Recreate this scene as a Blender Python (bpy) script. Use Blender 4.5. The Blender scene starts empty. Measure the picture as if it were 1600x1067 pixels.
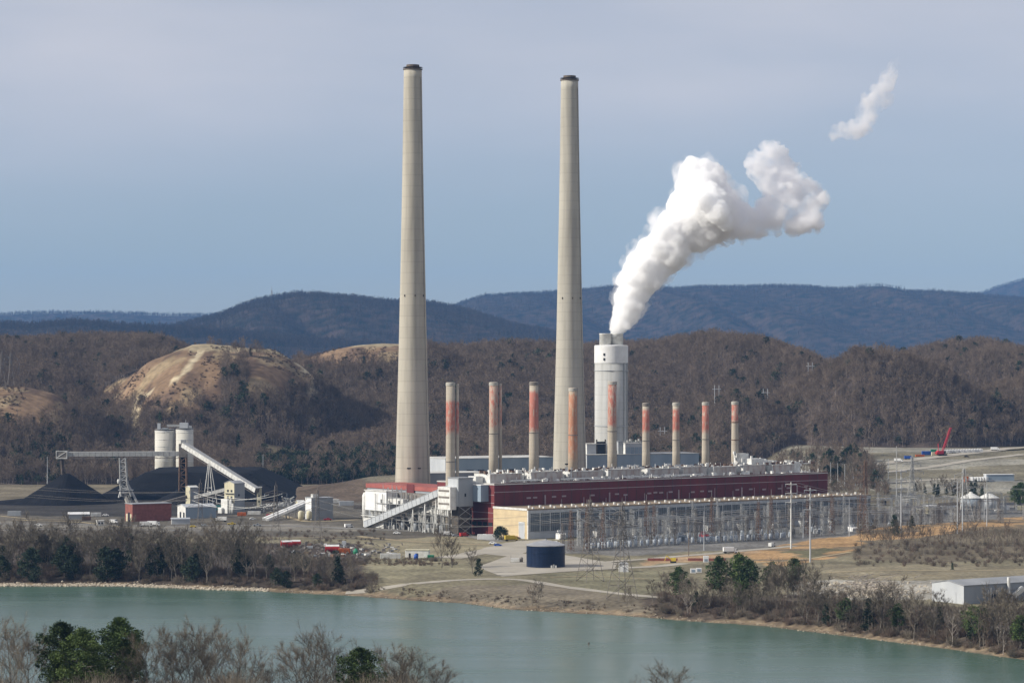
import bpy, math, random
import numpy as np
from mathutils import Vector, Matrix
R = math.radians
SC = bpy.context.scene
COL = SC.collection

# ------------------------------------------------------------------ camera, sky, sun, exposure
FP, HC, HZ = 4226.0, 109.0, 560.0          # focal length in photo pixels, eye height above the plant, horizon row
cam = bpy.data.cameras.new('camera'); camo = bpy.data.objects.new('camera', cam); COL.objects.link(camo)
cam.sensor_width = 36; cam.lens = 36 * FP / 1600; cam.shift_y = (HZ - 533.5) / 1600
cam.clip_start = 1; cam.clip_end = 60000
camo.location = (0, 0, HC); camo.rotation_euler = (R(90), 0, 0)
SC.camera = camo
SUN_EL, SUN_AZ = R(29), R(-104)            # azimuth from +Y (view direction) clockwise: the sun stands to the left, a little behind the camera
sl = bpy.data.lights.new('sun', 'SUN'); sl.energy = 5.0; sl.angle = R(0.53); sl.color = (1, .94, .84)
so = bpy.data.objects.new('sun', sl); COL.objects.link(so)
sd = Vector((math.sin(SUN_AZ) * math.cos(SUN_EL), math.cos(SUN_AZ) * math.cos(SUN_EL), math.sin(SUN_EL)))
so.rotation_euler = sd.to_track_quat('Z', 'Y').to_euler(); so.location = (-300, 0, 600)
W = bpy.data.worlds.new('World'); SC.world = W; W.use_nodes = True
nt = W.node_tree; nt.nodes.clear()
def wn(t, **k):
    n = nt.nodes.new(t)
    for a, b in k.items(): setattr(n, a, b)
    return n
sky = wn('ShaderNodeTexSky', sky_type='NISHITA', sun_disc=False, sun_elevation=SUN_EL, sun_rotation=SUN_AZ,
         altitude=300, air_density=1.0, dust_density=0.15, ozone_density=4.0)
bg = wn('ShaderNodeBackground'); bg.inputs['Strength'].default_value = .082
out = wn('ShaderNodeOutputWorld')
# thin high cloud veil over the whole sky, thinning out towards the horizon
tc = wn('ShaderNodeTexCoord'); sep = wn('ShaderNodeSeparateXYZ'); nt.links.new(tc.outputs['Generated'], sep.inputs[0])
mp = wn('ShaderNodeMapping'); mp.inputs['Scale'].default_value = (2.2, 2.2, 9); nt.links.new(tc.outputs['Generated'], mp.inputs[0])
nz = wn('ShaderNodeTexNoise'); nz.inputs['Scale'].default_value = 2.4; nz.inputs['Detail'].default_value = 5; nz.inputs['Roughness'].default_value = .45
nt.links.new(mp.outputs[0], nz.inputs['Vector'])
mr = wn('ShaderNodeMapRange'); mr.inputs[1].default_value = .012; mr.inputs[2].default_value = .115; mr.interpolation_type = 'SMOOTHSTEP'
nt.links.new(sep.outputs['Z'], mr.inputs[0])
m1 = wn('ShaderNodeMapRange'); m1.inputs[1].default_value = .25; m1.inputs[2].default_value = .75; m1.inputs[3].default_value = .5; m1.inputs[4].default_value = 1
nt.links.new(nz.outputs['Fac'], m1.inputs[0])
mm = wn('ShaderNodeMath', operation='MULTIPLY'); nt.links.new(mr.outputs[0], mm.inputs[0]); nt.links.new(m1.outputs[0], mm.inputs[1])
tint = wn('ShaderNodeMix', data_type='RGBA', blend_type='MULTIPLY'); tint.inputs[0].default_value = 1
nt.links.new(sky.outputs[0], tint.inputs[6]); tint.inputs[7].default_value = (1.03, .98, 1.03, 1)
mx = wn('ShaderNodeMix', data_type='RGBA'); nt.links.new(mm.outputs[0], mx.inputs[0]); nt.links.new(tint.outputs[2], mx.inputs[6])
mx.inputs[7].default_value = (8.1, 8.0, 8.5, 1)
nt.links.new(mx.outputs[2], bg.inputs['Color']); nt.links.new(bg.outputs[0], out.inputs['Surface'])
vs = SC.view_settings; vs.view_transform = 'Standard'; vs.look = 'None'; vs.exposure = 0; vs.gamma = 1; vs.use_curve_mapping = False
cy = SC.cycles
cy.max_bounces = 40; cy.diffuse_bounces = 3; cy.glossy_bounces = 3; cy.transmission_bounces = 2; cy.volume_bounces = 40; cy.transparent_max_bounces = 8
cy.use_denoising = True; cy.use_adaptive_sampling = True; cy.adaptive_threshold = .015
cy.caustics_reflective = False; cy.caustics_refractive = False

# ------------------------------------------------------------------ helpers
def G(px, py, z=0.0):                      # the point of a level at height z seen at photo pixel (px, py)
    Y = FP * (HC - z) / (py - HZ); return ((px - 800) / FP * Y, Y)
def XZ(px, py, Y): return ((px - 800) / FP * Y, HC - (py - HZ) / FP * Y)
def mesh_np(name, V, F):
    me = bpy.data.meshes.new(name); me.from_pydata(V, [], F); return me
class MB:
    def __init__(s): s.v = []; s.f = []
    def add(s, V, F):
        n = len(s.v); s.v += [tuple(p) for p in V]; s.f += [tuple(i + n for i in q) for q in F]; return s
    def box(s, x0, x1, y0, y1, z0, z1):
        return s.add([(x0,y0,z0),(x1,y0,z0),(x1,y1,z0),(x0,y1,z0),(x0,y0,z1),(x1,y0,z1),(x1,y1,z1),(x0,y1,z1)],
              [(3,2,1,0),(4,5,6,7),(0,1,5,4),(1,2,6,5),(2,3,7,6),(3,0,4,7)])
    def bar(s, p, q, r, n=4, r2=None, cap=False):
        p = Vector(p); q = Vector(q); d = q - p
        if d.length < 1e-6: return s
        d.normalize(); a = d.orthogonal().normalized(); b = d.cross(a); r2 = r if r2 is None else r2
        V = []
        for c, rr in ((p, r), (q, r2)):
            for i in range(n):
                t = 2 * math.pi * (i + .5) / n; V.append(c + a * math.cos(t) * rr + b * math.sin(t) * rr)
        F = [(i, (i + 1) % n, n + (i + 1) % n, n + i) for i in range(n)]
        if cap: F += [tuple(range(n))[::-1], tuple(range(n, 2 * n))]
        return s.add(V, F)
    def obox(s, p, q, w, h, up=0):           # box girder between two points, width w (level), height h
        p = Vector(p); q = Vector(q); d = (q - p).normalized(); n = Vector((d.y, -d.x, 0)).normalized(); u = n.cross(d).normalized()
        if u.z < 0: u = -u
        V = []
        for c in (p, q):
            for a, b in ((-1, -1), (1, -1), (1, 1), (-1, 1)): V.append(c + n * a * w / 2 + u * (b * h / 2 + up))
        return s.add(V, [(0,1,2,3),(7,6,5,4),(0,4,5,1),(1,5,6,2),(2,6,7,3),(3,7,4,0)])
    def lathe(s, prof, n=24, cx=0, cy=0, a0=0):
        V = []; F = []
        for r, z in prof:
            for i in range(n):
                t = a0 + 2 * math.pi * i / n; V.append((cx + r * math.cos(t), cy + r * math.sin(t), z))
        for k in range(len(prof) - 1):
            for i in range(n):
                j = (i + 1) % n; F.append((k*n+i, k*n+j, (k+1)*n+j, (k+1)*n+i))
        if prof[0][0] > 1e-6: F.append(tuple(range(n))[::-1])
        if prof[-1][0] > 1e-6: F.append(tuple(range((len(prof)-1)*n, len(prof)*n)))
        return s.add(V, F)
    def prism(s, pts, z0, z1):
        n = len(pts)
        return s.add([(x, y, z0) for x, y in pts] + [(x, y, z1) for x, y in pts],
                     [(i, (i+1) % n, n+(i+1) % n, n+i) for i in range(n)] + [tuple(range(n))[::-1], tuple(range(n, 2*n))])
    def extr(s, prof, y0, y1):               # profile in x,z swept along y
        n = len(prof)
        return s.add([(x, y0, z) for x, z in prof] + [(x, y1, z) for x, z in prof],
                     [(i, n+i, n+(i+1) % n, (i+1) % n) for i in range(n)] + [tuple(range(n)), tuple(range(n, 2*n))[::-1]])
    def extx(s, prof, x0, x1):               # profile in y,z swept along x
        n = len(prof)
        return s.add([(x0, y, z) for y, z in prof] + [(x1, y, z) for y, z in prof],
                     [(i, (i+1) % n, n+(i+1) % n, n+i) for i in range(n)] + [tuple(range(n))[::-1], tuple(range(n, 2*n))])
    def mesh(s, name, mat, smooth=False):
        me = bpy.data.meshes.new(name); me.from_pydata(s.v, [], s.f)
        if mat: me.materials.append(mat)
        if smooth: me.polygons.foreach_set('use_smooth', [True] * len(me.polygons))
        me.update(); return me
    def build(s, name, mat, parent=None, smooth=False, kind=None):
        return link(name, s.mesh(name, mat, smooth), parent, kind=kind)
def link(name, me, parent=None, loc=None, kind=None):
    o = bpy.data.objects.new(name, me); COL.objects.link(o)
    if parent: o.parent = parent
    if loc is not None: o.location = loc
    if kind: o['kind'] = kind
    return o
def tag(o, label, cat, group=None, kind=None):
    o['label'] = label
    if cat: o['category'] = cat
    if group: o['group'] = group
    if kind: o['kind'] = kind
    return o
def thing(name, label, cat, loc=(0, 0, 0), rz=0, group=None):
    o = bpy.data.objects.new(name, None); COL.objects.link(o)
    o.location = loc; o.rotation_euler = (0, 0, rz); o.empty_display_size = .5
    return tag(o, label, cat, group)
def copy_thing(src, loc, rz=0, sc=1, label=None, group=None):
    r = src.copy(); COL.objects.link(r); r.location = loc; r.rotation_euler = (0, 0, rz); r.scale = sc if isinstance(sc, tuple) else (sc,) * 3
    if label: r['label'] = label
    if group: r['group'] = group
    for c in src.children:
        k = c.copy(); COL.objects.link(k); k.parent = r
        for g in c.children:
            m = g.copy(); COL.objects.link(m); m.parent = k
    return r

# ------------------------------------------------------------------ materials
def mat(name, c, c2=None, sc=.25, rough=.8, metal=0, bump=0, bsc=2.0, stretch=(1, 1, 1), rnd=0, detail=4, contrast=(.35, .65), spec=.3):
    m = bpy.data.materials.new(name); m.use_nodes = True; t = m.node_tree; b = t.nodes['Principled BSDF']
    b.inputs['Roughness'].default_value = rough; b.inputs['Metallic'].default_value = metal
    b.inputs['Specular IOR Level'].default_value = spec
    if c2 is None: c2 = tuple(x * .72 for x in c)
    co = t.nodes.new('ShaderNodeTexCoord'); mpn = t.nodes.new('ShaderNodeMapping'); mpn.inputs['Scale'].default_value = stretch
    t.links.new(co.outputs['Object'], mpn.inputs[0])
    n = t.nodes.new('ShaderNodeTexNoise'); n.inputs['Scale'].default_value = sc; n.inputs['Detail'].default_value = detail
    t.links.new(mpn.outputs[0], n.inputs['Vector'])
    r = t.nodes.new('ShaderNodeMapRange'); r.inputs[1].default_value = contrast[0]; r.inputs[2].default_value = contrast[1]
    t.links.new(n.outputs['Fac'], r.inputs[0])
    x = t.nodes.new('ShaderNodeMix'); x.data_type = 'RGBA'; t.links.new(r.outputs[0], x.inputs[0])
    x.inputs[6].default_value = (*c, 1); x.inputs[7].default_value = (*c2, 1)
    last = x.outputs[2]
    if rnd:
        oi = t.nodes.new('ShaderNodeObjectInfo'); hs = t.nodes.new('ShaderNodeHueSaturation')
        rr = t.nodes.new('ShaderNodeMapRange'); rr.inputs[3].default_value = 1 - rnd; rr.inputs[4].default_value = 1 + rnd
        t.links.new(oi.outputs['Random'], rr.inputs[0]); t.links.new(rr.outputs[0], hs.inputs['Value']); t.links.new(last, hs.inputs['Color']); last = hs.outputs[0]
    t.links.new(last, b.inputs['Base Color'])
    if bump:
        n2 = t.nodes.new('ShaderNodeTexNoise'); n2.inputs['Scale'].default_value = bsc; n2.inputs['Detail'].default_value = 4
        t.links.new(co.outputs['Object'], n2.inputs['Vector'])
        bp = t.nodes.new('ShaderNodeBump'); bp.inputs['Strength'].default_value = bump; bp.inputs['Distance'].default_value = .5
        t.links.new(n2.outputs['Fac'], bp.inputs['Height']); t.links.new(bp.outputs[0], b.inputs['Normal'])
    return m
def corrugate(m, axis='X', scale=1.2, strength=.5):   # vertical ribs of metal cladding
    t = m.node_tree; b = t.nodes['Principled BSDF']
    co = t.nodes.new('ShaderNodeTexCoord'); w = t.nodes.new('ShaderNodeTexWave'); w.bands_direction = axis; w.inputs['Scale'].default_value = scale
    t.links.new(co.outputs['Object'], w.inputs[0])
    bp = t.nodes.new('ShaderNodeBump'); bp.inputs['Strength'].default_value = strength; bp.inputs['Distance'].default_value = .1
    t.links.new(w.outputs['Fac'], bp.inputs['Height']); t.links.new(bp.outputs[0], b.inputs['Normal'])
    return m
M = {}
M['white'] = mat('white_paint', (.72, .72, .69), (.55, .54, .5), sc=.35, rough=.6)
M['whiteclean'] = mat('clean_white_paint', (.78, .78, .77), (.7, .7, .68), sc=.2, rough=.6)
M['galv'] = mat('galvanised_steel', (.44, .44, .42), (.33, .33, .32), sc=.8, rough=.5, metal=.3)
M['steel'] = mat('weathered_steel', (.24, .22, .2), (.17, .15, .13), sc=.6, rough=.7, metal=.2)
M['rust'] = mat('rusty_steel', (.2, .12, .08), (.12, .08, .06), sc=.6, rough=.85)
M['precip'] = mat('rust_stained_grey_cladding', (.46, .43, .4), (.3, .2, .16), sc=.35, rough=.8, stretch=(1, 1, .3), contrast=(.45, .75))
M['lgrey'] = corrugate(mat('light_grey_cladding', (.5, .52, .53), (.42, .44, .46), sc=.15, rough=.55, stretch=(1, 1, .3)))
M['bgrey'] = corrugate(mat('blue_grey_cladding', (.3, .36, .42), (.25, .31, .37), sc=.1, rough=.55, stretch=(1, 1, .3)))
M['mgrey'] = corrugate(mat('mid_grey_cladding', (.33, .35, .37), (.26, .28, .3), sc=.12, rough=.6, stretch=(1, 1, .3)))
M['cream'] = mat('cream_cladding', (.62, .5, .31), (.54, .43, .27), sc=.2, rough=.7)
M['paleyellow'] = mat('pale_yellow_cladding', (.6, .56, .4), (.5, .46, .32), sc=.3, rough=.7, stretch=(1, 1, .3))
M['maroon'] = corrugate(mat('maroon_cladding', (.17, .032, .032), (.115, .028, .03), sc=.1, rough=.65, stretch=(1, 1, .25)))
M['redroof'] = mat('red_roof_sheet', (.36, .11, .09), (.28, .085, .07), sc=.12, rough=.65)
M['brick'] = mat('red_brick', (.27, .1, .08), (.2, .075, .06), sc=.5, rough=.85)
M['trim'] = mat('pink_grey_trim', (.42, .32, .32), (.32, .25, .25), sc=.3)
M['roofbrown'] = mat('brown_gravel_roof', (.3, .23, .15), (.22, .17, .12), sc=.12, rough=.9)
M['roofwhite'] = mat('white_membrane_roof', (.62, .61, .57), (.4, .39, .36), sc=.09, rough=.8)
M['roofgrey'] = mat('grey_roof', (.32, .33, .34), (.24, .25, .26), sc=.1, rough=.7)
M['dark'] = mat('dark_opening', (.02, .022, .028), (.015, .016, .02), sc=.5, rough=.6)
M['capsoot'] = mat('sooty_brown_cap', (.15, .12, .095), (.1, .08, .065), sc=.5)
M['soot'] = mat('soot_steel', (.06, .055, .05), (.1, .08, .06), sc=.5)
M['glazing'] = mat('turbine_hall_glazing', (.125, .14, .148), (.085, .098, .105), sc=.5, rough=.25, stretch=(1.4, 1, .25), spec=.5)
M['mullion'] = mat('pale_mullion', (.5, .51, .5), (.38, .39, .39), sc=.5)
M['concrete'] = mat('plain_concrete', (.45, .43, .38), (.35, .33, .29), sc=.3, rough=.9)
M['coal'] = mat('coal', (.009, .0095, .012), (.014, .014, .017), sc=.12, rough=.8, bump=.6, bsc=1.2, spec=.08)
M['coalfall'] = mat('falling_coal_dust', (.12, .09, .075), (.07, .06, .05), sc=.5)
M['bluetank'] = mat('navy_tank_panels', (.006, .017, .05), (.004, .011, .035), sc=.3, rough=.4, stretch=(1, 1, .4))
M['red'] = mat('red_paint', (.42, .03, .03), (.3, .03, .03), sc=.5, rough=.5)
M['crane'] = mat('crane_red', (.6, .03, .06), (.45, .03, .05), sc=.5, rough=.5)
M['orange'] = mat('orange_paint', (.6, .16, .04), (.45, .12, .04), sc=.5, rough=.5)
M['yellow'] = mat('yellow_paint', (.6, .45, .05), (.5, .35, .05), sc=.5, rough=.5)
M['green'] = mat('green_paint', (.03, .25, .13), (.02, .18, .1), sc=.5, rough=.5)
M['blue'] = mat('blue_paint', (.03, .1, .4), (.03, .08, .3), sc=.5, rough=.5)
M['teal'] = mat('teal_paint', (.06, .3, .27), (.05, .22, .2), sc=.5, rough=.6)
M['rubber'] = mat('tyre_rubber', (.02, .02, .02), rough=.8)
M['glass'] = mat('window_glass', (.03, .04, .05), (.05, .06, .07), rough=.1, spec=.6)
M['porcelain'] = mat('grey_insulator', (.3, .34, .38), (.22, .25, .28), sc=.8, rough=.4)
M['breaker'] = mat('grey_breaker_paint', (.42, .45, .48), (.32, .35, .38), sc=.6, rough=.5)
M['wood'] = mat('weathered_pole_wood', (.2, .16, .12), (.14, .11, .09), sc=1, rough=.9)
M['bark'] = mat('grey_bark', (.22, .195, .16), (.13, .112, .092), sc=.6, rough=.95, rnd=.3)
M['twig'] = mat('bare_twigs', (.195, .166, .126), (.118, .1, .078), sc=.22, rough=.95, rnd=.32)
M['twigwarm'] = mat('warm_brown_twigs', (.17, .125, .095), (.11, .082, .065), sc=.3, rough=.95, rnd=.3)
M['twigpale'] = mat('pale_sycamore_bark', (.42, .38, .33), (.26, .22, .19), sc=.5, rough=.9, rnd=.15)
M['twigfar'] = mat('forest_twigs', (.2, .152, .112), (.12, .091, .07), sc=.012, rough=.95, rnd=.38)
M['twigmtn'] = mat('mountain_wood_twigs', (.085, .064, .05), (.05, .04, .034), sc=.01, rough=.95, rnd=.35)
M['trunkfar'] = mat('forest_trunks', (.31, .265, .225), (.17, .14, .12), sc=.1, rough=.95, rnd=.4)
M['pine'] = mat('pine_needles', (.08, .12, .036), (.04, .066, .024), sc=.45, rough=.8, rnd=.22)
M['pinelight'] = mat('light_pine_needles', (.11, .155, .04), (.058, .092, .026), sc=.45, rough=.8, rnd=.15)
M['cedar'] = mat('cedar_foliage', (.036, .055, .026), (.024, .036, .02), sc=.5, rough=.85, rnd=.25)
M['shrub'] = mat('holly_foliage', (.025, .045, .02), (.016, .028, .014), sc=.6, rough=.7)
M['rock'] = mat('limestone_rock', (.5, .44, .34), (.34, .29, .22), sc=.5, rough=.9, rnd=.2)
M['gravel'] = mat('pale_gravel', (.42, .385, .32), (.33, .3, .245), sc=.05, rough=.95, detail=6)
M['gravelgrey'] = mat('grey_gravel', (.25, .24, .22), (.18, .17, .155), sc=.06, rough=.95, detail=6)
M['asphalt'] = mat('worn_asphalt', (.13, .125, .12), (.1, .097, .095), sc=.08, rough=.9, detail=6)
M['tracksoil'] = mat('tan_track', (.4, .33, .2), (.3, .24, .15), sc=.05, rough=.95)

def concrete_stack(name, c, c2, band, H, streak=.35, paint=None):
    """cast concrete shaft: pour rings, vertical streaks, optional worn paint between two heights"""
    m = bpy.data.materials.new(name); m.use_nodes = True; t = m.node_tree; b = t.nodes['Principled BSDF']
    N = t.nodes.new; L = t.links.new
    b.inputs['Roughness'].default_value = .9; b.inputs['Specular IOR Level'].default_value = .2
    co = N('ShaderNodeTexCoord'); sp = N('ShaderNodeSeparateXYZ'); L(co.outputs['Object'], sp.inputs[0])
    def noise(scale, stretch, det=4):
        mp_ = N('ShaderNodeMapping'); mp_.inputs['Scale'].default_value = stretch; L(co.outputs['Object'], mp_.inputs[0])
        n_ = N('ShaderNodeTexNoise'); n_.inputs['Scale'].default_value = scale; n_.inputs['Detail'].default_value = det; L(mp_.outputs[0], n_.inputs['Vector']); return n_.outputs['Fac']
    def math_(op, a, bb):
        k = N('ShaderNodeMath'); k.operation = op
        for i, q in enumerate((a, bb)):
            if isinstance(q, (int, float)): k.inputs[i].default_value = q
            else: L(q, k.inputs[i])
        return k.outputs[0]
    def rng(v, a, bb, c_=0, d=1):
        k = N('ShaderNodeMapRange'); L(v, k.inputs[0]); k.inputs[1].default_value = a; k.inputs[2].default_value = bb; k.inputs[3].default_value = c_; k.inputs[4].default_value = d; return k.outputs[0]
    def mix(fac, a, bb):
        k = N('ShaderNodeMix'); k.data_type = 'RGBA'
        if isinstance(fac, float): k.inputs[0].default_value = fac
        else: L(fac, k.inputs[0])
        for i, q in ((6, a), (7, bb)):
            if isinstance(q, tuple): k.inputs[i].default_value = (*q, 1)
            else: L(q, k.inputs[i])
        return k.outputs[2]
    # random tone per pour
    fl = math_('FLOOR', math_('DIVIDE', sp.outputs['Z'], band), 0)
    wnz = N('ShaderNodeTexWhiteNoise'); wnz.noise_dimensions = '1D'; L(fl, wnz.inputs['W'])
    colr = mix(math_('MULTIPLY', wnz.outputs['Value'], .35), c, c2)
    colr = mix(rng(noise(.35, (1, 1, .06)), .42, .75, 0, streak), colr, tuple(x * .62 for x in c2))
    colr = mix(rng(noise(.06, (1, 1, .5)), .4, .7, 0, .5), colr, c2)
    seam = math_('LESS_THAN', math_('FRACT', math_('DIVIDE', sp.outputs['Z'], band), 0), .07)
    colr = mix(math_('MULTIPLY', seam, .22), colr, tuple(x * .5 for x in c2))
    if paint:
        (z0, z1, pc, wear, soft) = paint
        zz = math_('ADD', sp.outputs['Z'], math_('MULTIPLY', math_('SUBTRACT', noise(.5, (1, 1, .2)), .5), soft))
        k = math_('MULTIPLY', rng(zz, z0 - soft * .3, z0 + soft * .3), rng(zz, z1 + 1, z1 - 1))
        k = math_('MULTIPLY', k, rng(noise(.9, (1, 1, .35)), .3 + wear * .3, .45 + wear * .35, .25, 1))
        colr = mix(k, colr, pc)
    L(colr, b.inputs['Base Color'])
    return m

# ------------------------------------------------------------------ terrain
rng = np.random.default_rng(7)
random.seed(11)
def vnoise(X, Y, s, seed=0):                 # smooth value noise in -1..1
    x = X / s + seed * 17.31; y = Y / s + seed * 9.77
    xi = np.floor(x); yi = np.floor(y); fx = x - xi; fy = y - yi
    h = lambda a, b: (np.sin(a * 127.1 + b * 311.7 + seed * 3.3) * 43758.5453) % 1.0
    ux = fx * fx * (3 - 2 * fx); uy = fy * fy * (3 - 2 * fy)
    return 2 * ((h(xi, yi) * (1 - ux) + h(xi + 1, yi) * ux) * (1 - uy) + (h(xi, yi + 1) * (1 - ux) + h(xi + 1, yi + 1) * ux) * uy) - 1
LAKE = -5.0
shore_px = [(-400, 905), (-150, 912), (0, 915), (200, 917), (400, 923), (500, 928), (560, 931), (640, 937), (720, 943), (800, 952), (900, 958), (1000, 964), (1100, 971), (1180, 976), (1250, 985), (1330, 994), (1400, 1003), (1500, 1016), (1600, 1030), (1750, 1055), (1900, 1085)]
shore = np.array([G(a, b, LAKE) for a, b in shore_px])
def shoreY(X):
    return np.interp(X, shore[:, 0], shore[:, 1]) + 3 * vnoise(X, X * 0, 22, 3) + 1.5 * vnoise(X, X * 0, 7, 5)
def ground_h(X, Y):
    X = np.asarray(X, float); Y = np.asarray(Y, float)
    d = Y - shoreY(X)
    z = np.interp(d, [-400, -60, -8, 0, 9, 20, 34, 60], [-16, -12, -6.2, -5, -4.2, -2.2, -.3, 0])
    z = np.where(d > 6, z + .12 * vnoise(X, Y, 14, 1) * np.clip((d - 6) / 30, 0, 1), z)
    # near bank that climbs to the viewpoint
    near = np.interp(Y, [-300, 0, 620, 810, 840, 900], [107, 106.6, 26, -3.5, -6, -16])
    z = np.where(Y < 880, np.maximum(near + np.where(Y < 800, 1.2 * vnoise(X, Y, 40, 2), 0), np.where(d < -100, -12, z)), z)
    # brown embankment behind the coal handling plant
    ex = np.interp(X, [-210, -165, -115, -80, -20, 30], [0, 5, 13, 15, 8, 0]); ey = np.clip(1 - np.abs(Y - 2200) / 130, 0, 1)
    z = z + np.where(Y > 1500, ex * ey * ey * (3 - 2 * ey) * (1 + .12 * vnoise(X, Y, 30, 6)), 0)
    # raised gravel terrace on the far right
    k = np.clip((X - 205) / 75, 0, 1); k = k * k * (3 - 2 * k); r = np.clip((Y - 2130) / 400, 0, 1)
    z = z + np.where(Y > 1500, 25 * k * r, 0)
    # dirt slope beside the switchyard
    z = z + np.where((Y > 1300) & (Y < 1900), 5.0 * np.exp(-((X - 300) / 75) ** 2 - ((Y - 1690) / 60) ** 2), 0)
    return z
def inpoly(X, Y, pts):
    r = np.zeros(X.shape, bool); n = len(pts); j = n - 1
    for i in range(n):
        xi, yi = pts[i]; xj, yj = pts[j]
        c = ((yi > Y) != (yj > Y)) & (X < (xj - xi) * (Y - yi) / ((yj - yi) or 1e-9) + xi); r ^= c; j = i
    return r
def grid_mesh(name, xs, ys, zf, colf=None, m=None, kind='structure', smooth=True):
    X, Y = np.meshgrid(xs, ys); Z = zf(X, Y); nx, ny = len(xs), len(ys)
    co = np.stack([X, Y, Z], -1).reshape(-1, 3)
    i = np.arange(nx * ny).reshape(ny, nx); q = np.stack([i[:-1, :-1], i[:-1, 1:], i[1:, 1:], i[1:, :-1]], -1).reshape(-1, 4)
    me = bpy.data.meshes.new(name); me.vertices.add(len(co)); me.vertices.foreach_set('co', co.ravel())
    me.loops.add(q.size); me.loops.foreach_set('vertex_index', q.ravel().astype(np.int32))
    me.polygons.add(len(q)); me.polygons.foreach_set('loop_start', np.arange(0, q.size, 4, dtype=np.int32))
    me.update(calc_edges=True); me.validate()
    if smooth: me.polygons.foreach_set('use_smooth', np.ones(len(q), bool))
    if colf:
        C = colf(X, Y); a = me.color_attributes.new('soil', 'FLOAT_COLOR', 'POINT')
        a.data.foreach_set('color', np.concatenate([C.reshape(-1, 3), np.ones((nx * ny, 1))], 1).ravel())
    if m: me.materials.append(m)
    return link(name, me, kind=kind)
def soil_mat(name, n1=.03, n2=.4, amp=(.62, 1.36), bump=.4, rough=.95):
    m = bpy.data.materials.new(name); m.use_nodes = True; t = m.node_tree; b = t.nodes['Principled BSDF']; N = t.nodes.new; L = t.links.new
    b.inputs['Roughness'].default_value = rough; b.inputs['Specular IOR Level'].default_value = .1
    a = N('ShaderNodeAttribute'); a.attribute_name = 'soil'; co = N('ShaderNodeTexCoord')
    def ns(s, d):
        k = N('ShaderNodeTexNoise'); k.inputs['Scale'].default_value = s; k.inputs['Detail'].default_value = d; L(co.outputs['Object'], k.inputs['Vector'])
        r_ = N('ShaderNodeMapRange'); L(k.outputs['Fac'], r_.inputs[0]); r_.inputs[1].default_value = .3; r_.inputs[2].default_value = .7; r_.inputs[3].default_value = amp[0]; r_.inputs[4].default_value = amp[1]; return r_.outputs[0], k.outputs['Fac']
    a1, _ = ns(n1, 5); a2, raw = ns(n2, 4)
    mu = N('ShaderNodeMath'); mu.operation = 'MULTIPLY'; L(a1, mu.inputs[0]); L(a2, mu.inputs[1])
    hs = N('ShaderNodeHueSaturation'); L(mu.outputs[0], hs.inputs['Value']); L(a.outputs['Color'], hs.inputs['Color']); L(hs.outputs[0], b.inputs['Base Color'])
    bp = N('ShaderNodeBump'); bp.inputs['Strength'].default_value = bump; bp.inputs['Distance'].default_value = .4; L(raw, bp.inputs['Height']); L(bp.outputs[0], b.inputs['Normal'])
    return m
M['soil'] = soil_mat('ground_soil_and_grass')
def gp(pts, z=0): return [G(a, b, z) for a, b in pts]
REG = [  # soils and ground covers, laid in order: (outline seen in the photo, colour)
    ([(-60, 768), (440, 762), (600, 790), (760, 840), (700, 850), (560, 842), (400, 838), (-60, 838)], (.125, .112, .09)),
    ([(-60, 812), (210, 822), (420, 818), (560, 822), (560, 829), (300, 830), (-60, 824)], (.2, .185, .155)),
    ([(-60, 760), (150, 765), (440, 762), (430, 800), (330, 806), (190, 806), (60, 806), (-60, 800)], (.05, .046, .042)),
    ([(820, 862), (880, 845), (1000, 820), (1300, 800), (1600, 783), (1600, 815), (1400, 838), (1300, 846), (1200, 858), (980, 868)], (.175, .168, .155)),
    ([(560, 848), (690, 838), (820, 842), (860, 858), (700, 872), (560, 860)], (.25, .22, .145)),
    ([(560, 874), (700, 868), (730, 888), (640, 900), (560, 905)], (.245, .222, .145)),
    ([(840, 896), (960, 890), (1040, 892), (1030, 930), (960, 926), (880, 915)], (.2, .185, .12)),
    ([(600, 925), (700, 915), (840, 912), (1040, 940), (1040, 950), (800, 936), (700, 930)], (.18, .155, .115)),
    ([(1000, 876), (1060, 868), (1140, 864), (1200, 858), (1190, 868), (1080, 878), (1010, 884)], (.36, .25, .15)),
    ([(1175, 866), (1240, 846), (1330, 838), (1375, 828), (1600, 806), (1700, 806), (1700, 836), (1600, 842), (1500, 846), (1380, 850), (1330, 866), (1260, 880), (1200, 890)], (.39, .25, .125)),
    ([(1225, 862), (1290, 854), (1320, 860), (1270, 872)], (.14, .13, .075)),
    ([(1340, 846), (1600, 836), (1700, 838), (1700, 880), (1560, 874), (1440, 882), (1340, 872)], (.155, .13, .09)),
    ([(1270, 880), (1600, 884), (1700, 886), (1700, 908), (1450, 905), (1290, 905)], (.23, .2, .135)),
    ([(1240, 908), (1460, 905), (1480, 935), (1250, 935)], (.36, .34, .29)),
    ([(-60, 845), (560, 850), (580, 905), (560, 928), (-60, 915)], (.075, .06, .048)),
    ([(1010, 925), (1100, 930), (1250, 930), (1500, 950), (1750, 1000), (1750, 1055), (1500, 1010), (1250, 978), (1010, 955)], (.09, .072, .056)),
]
REGW = [(gp(p), c) for p, c in REG]
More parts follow.
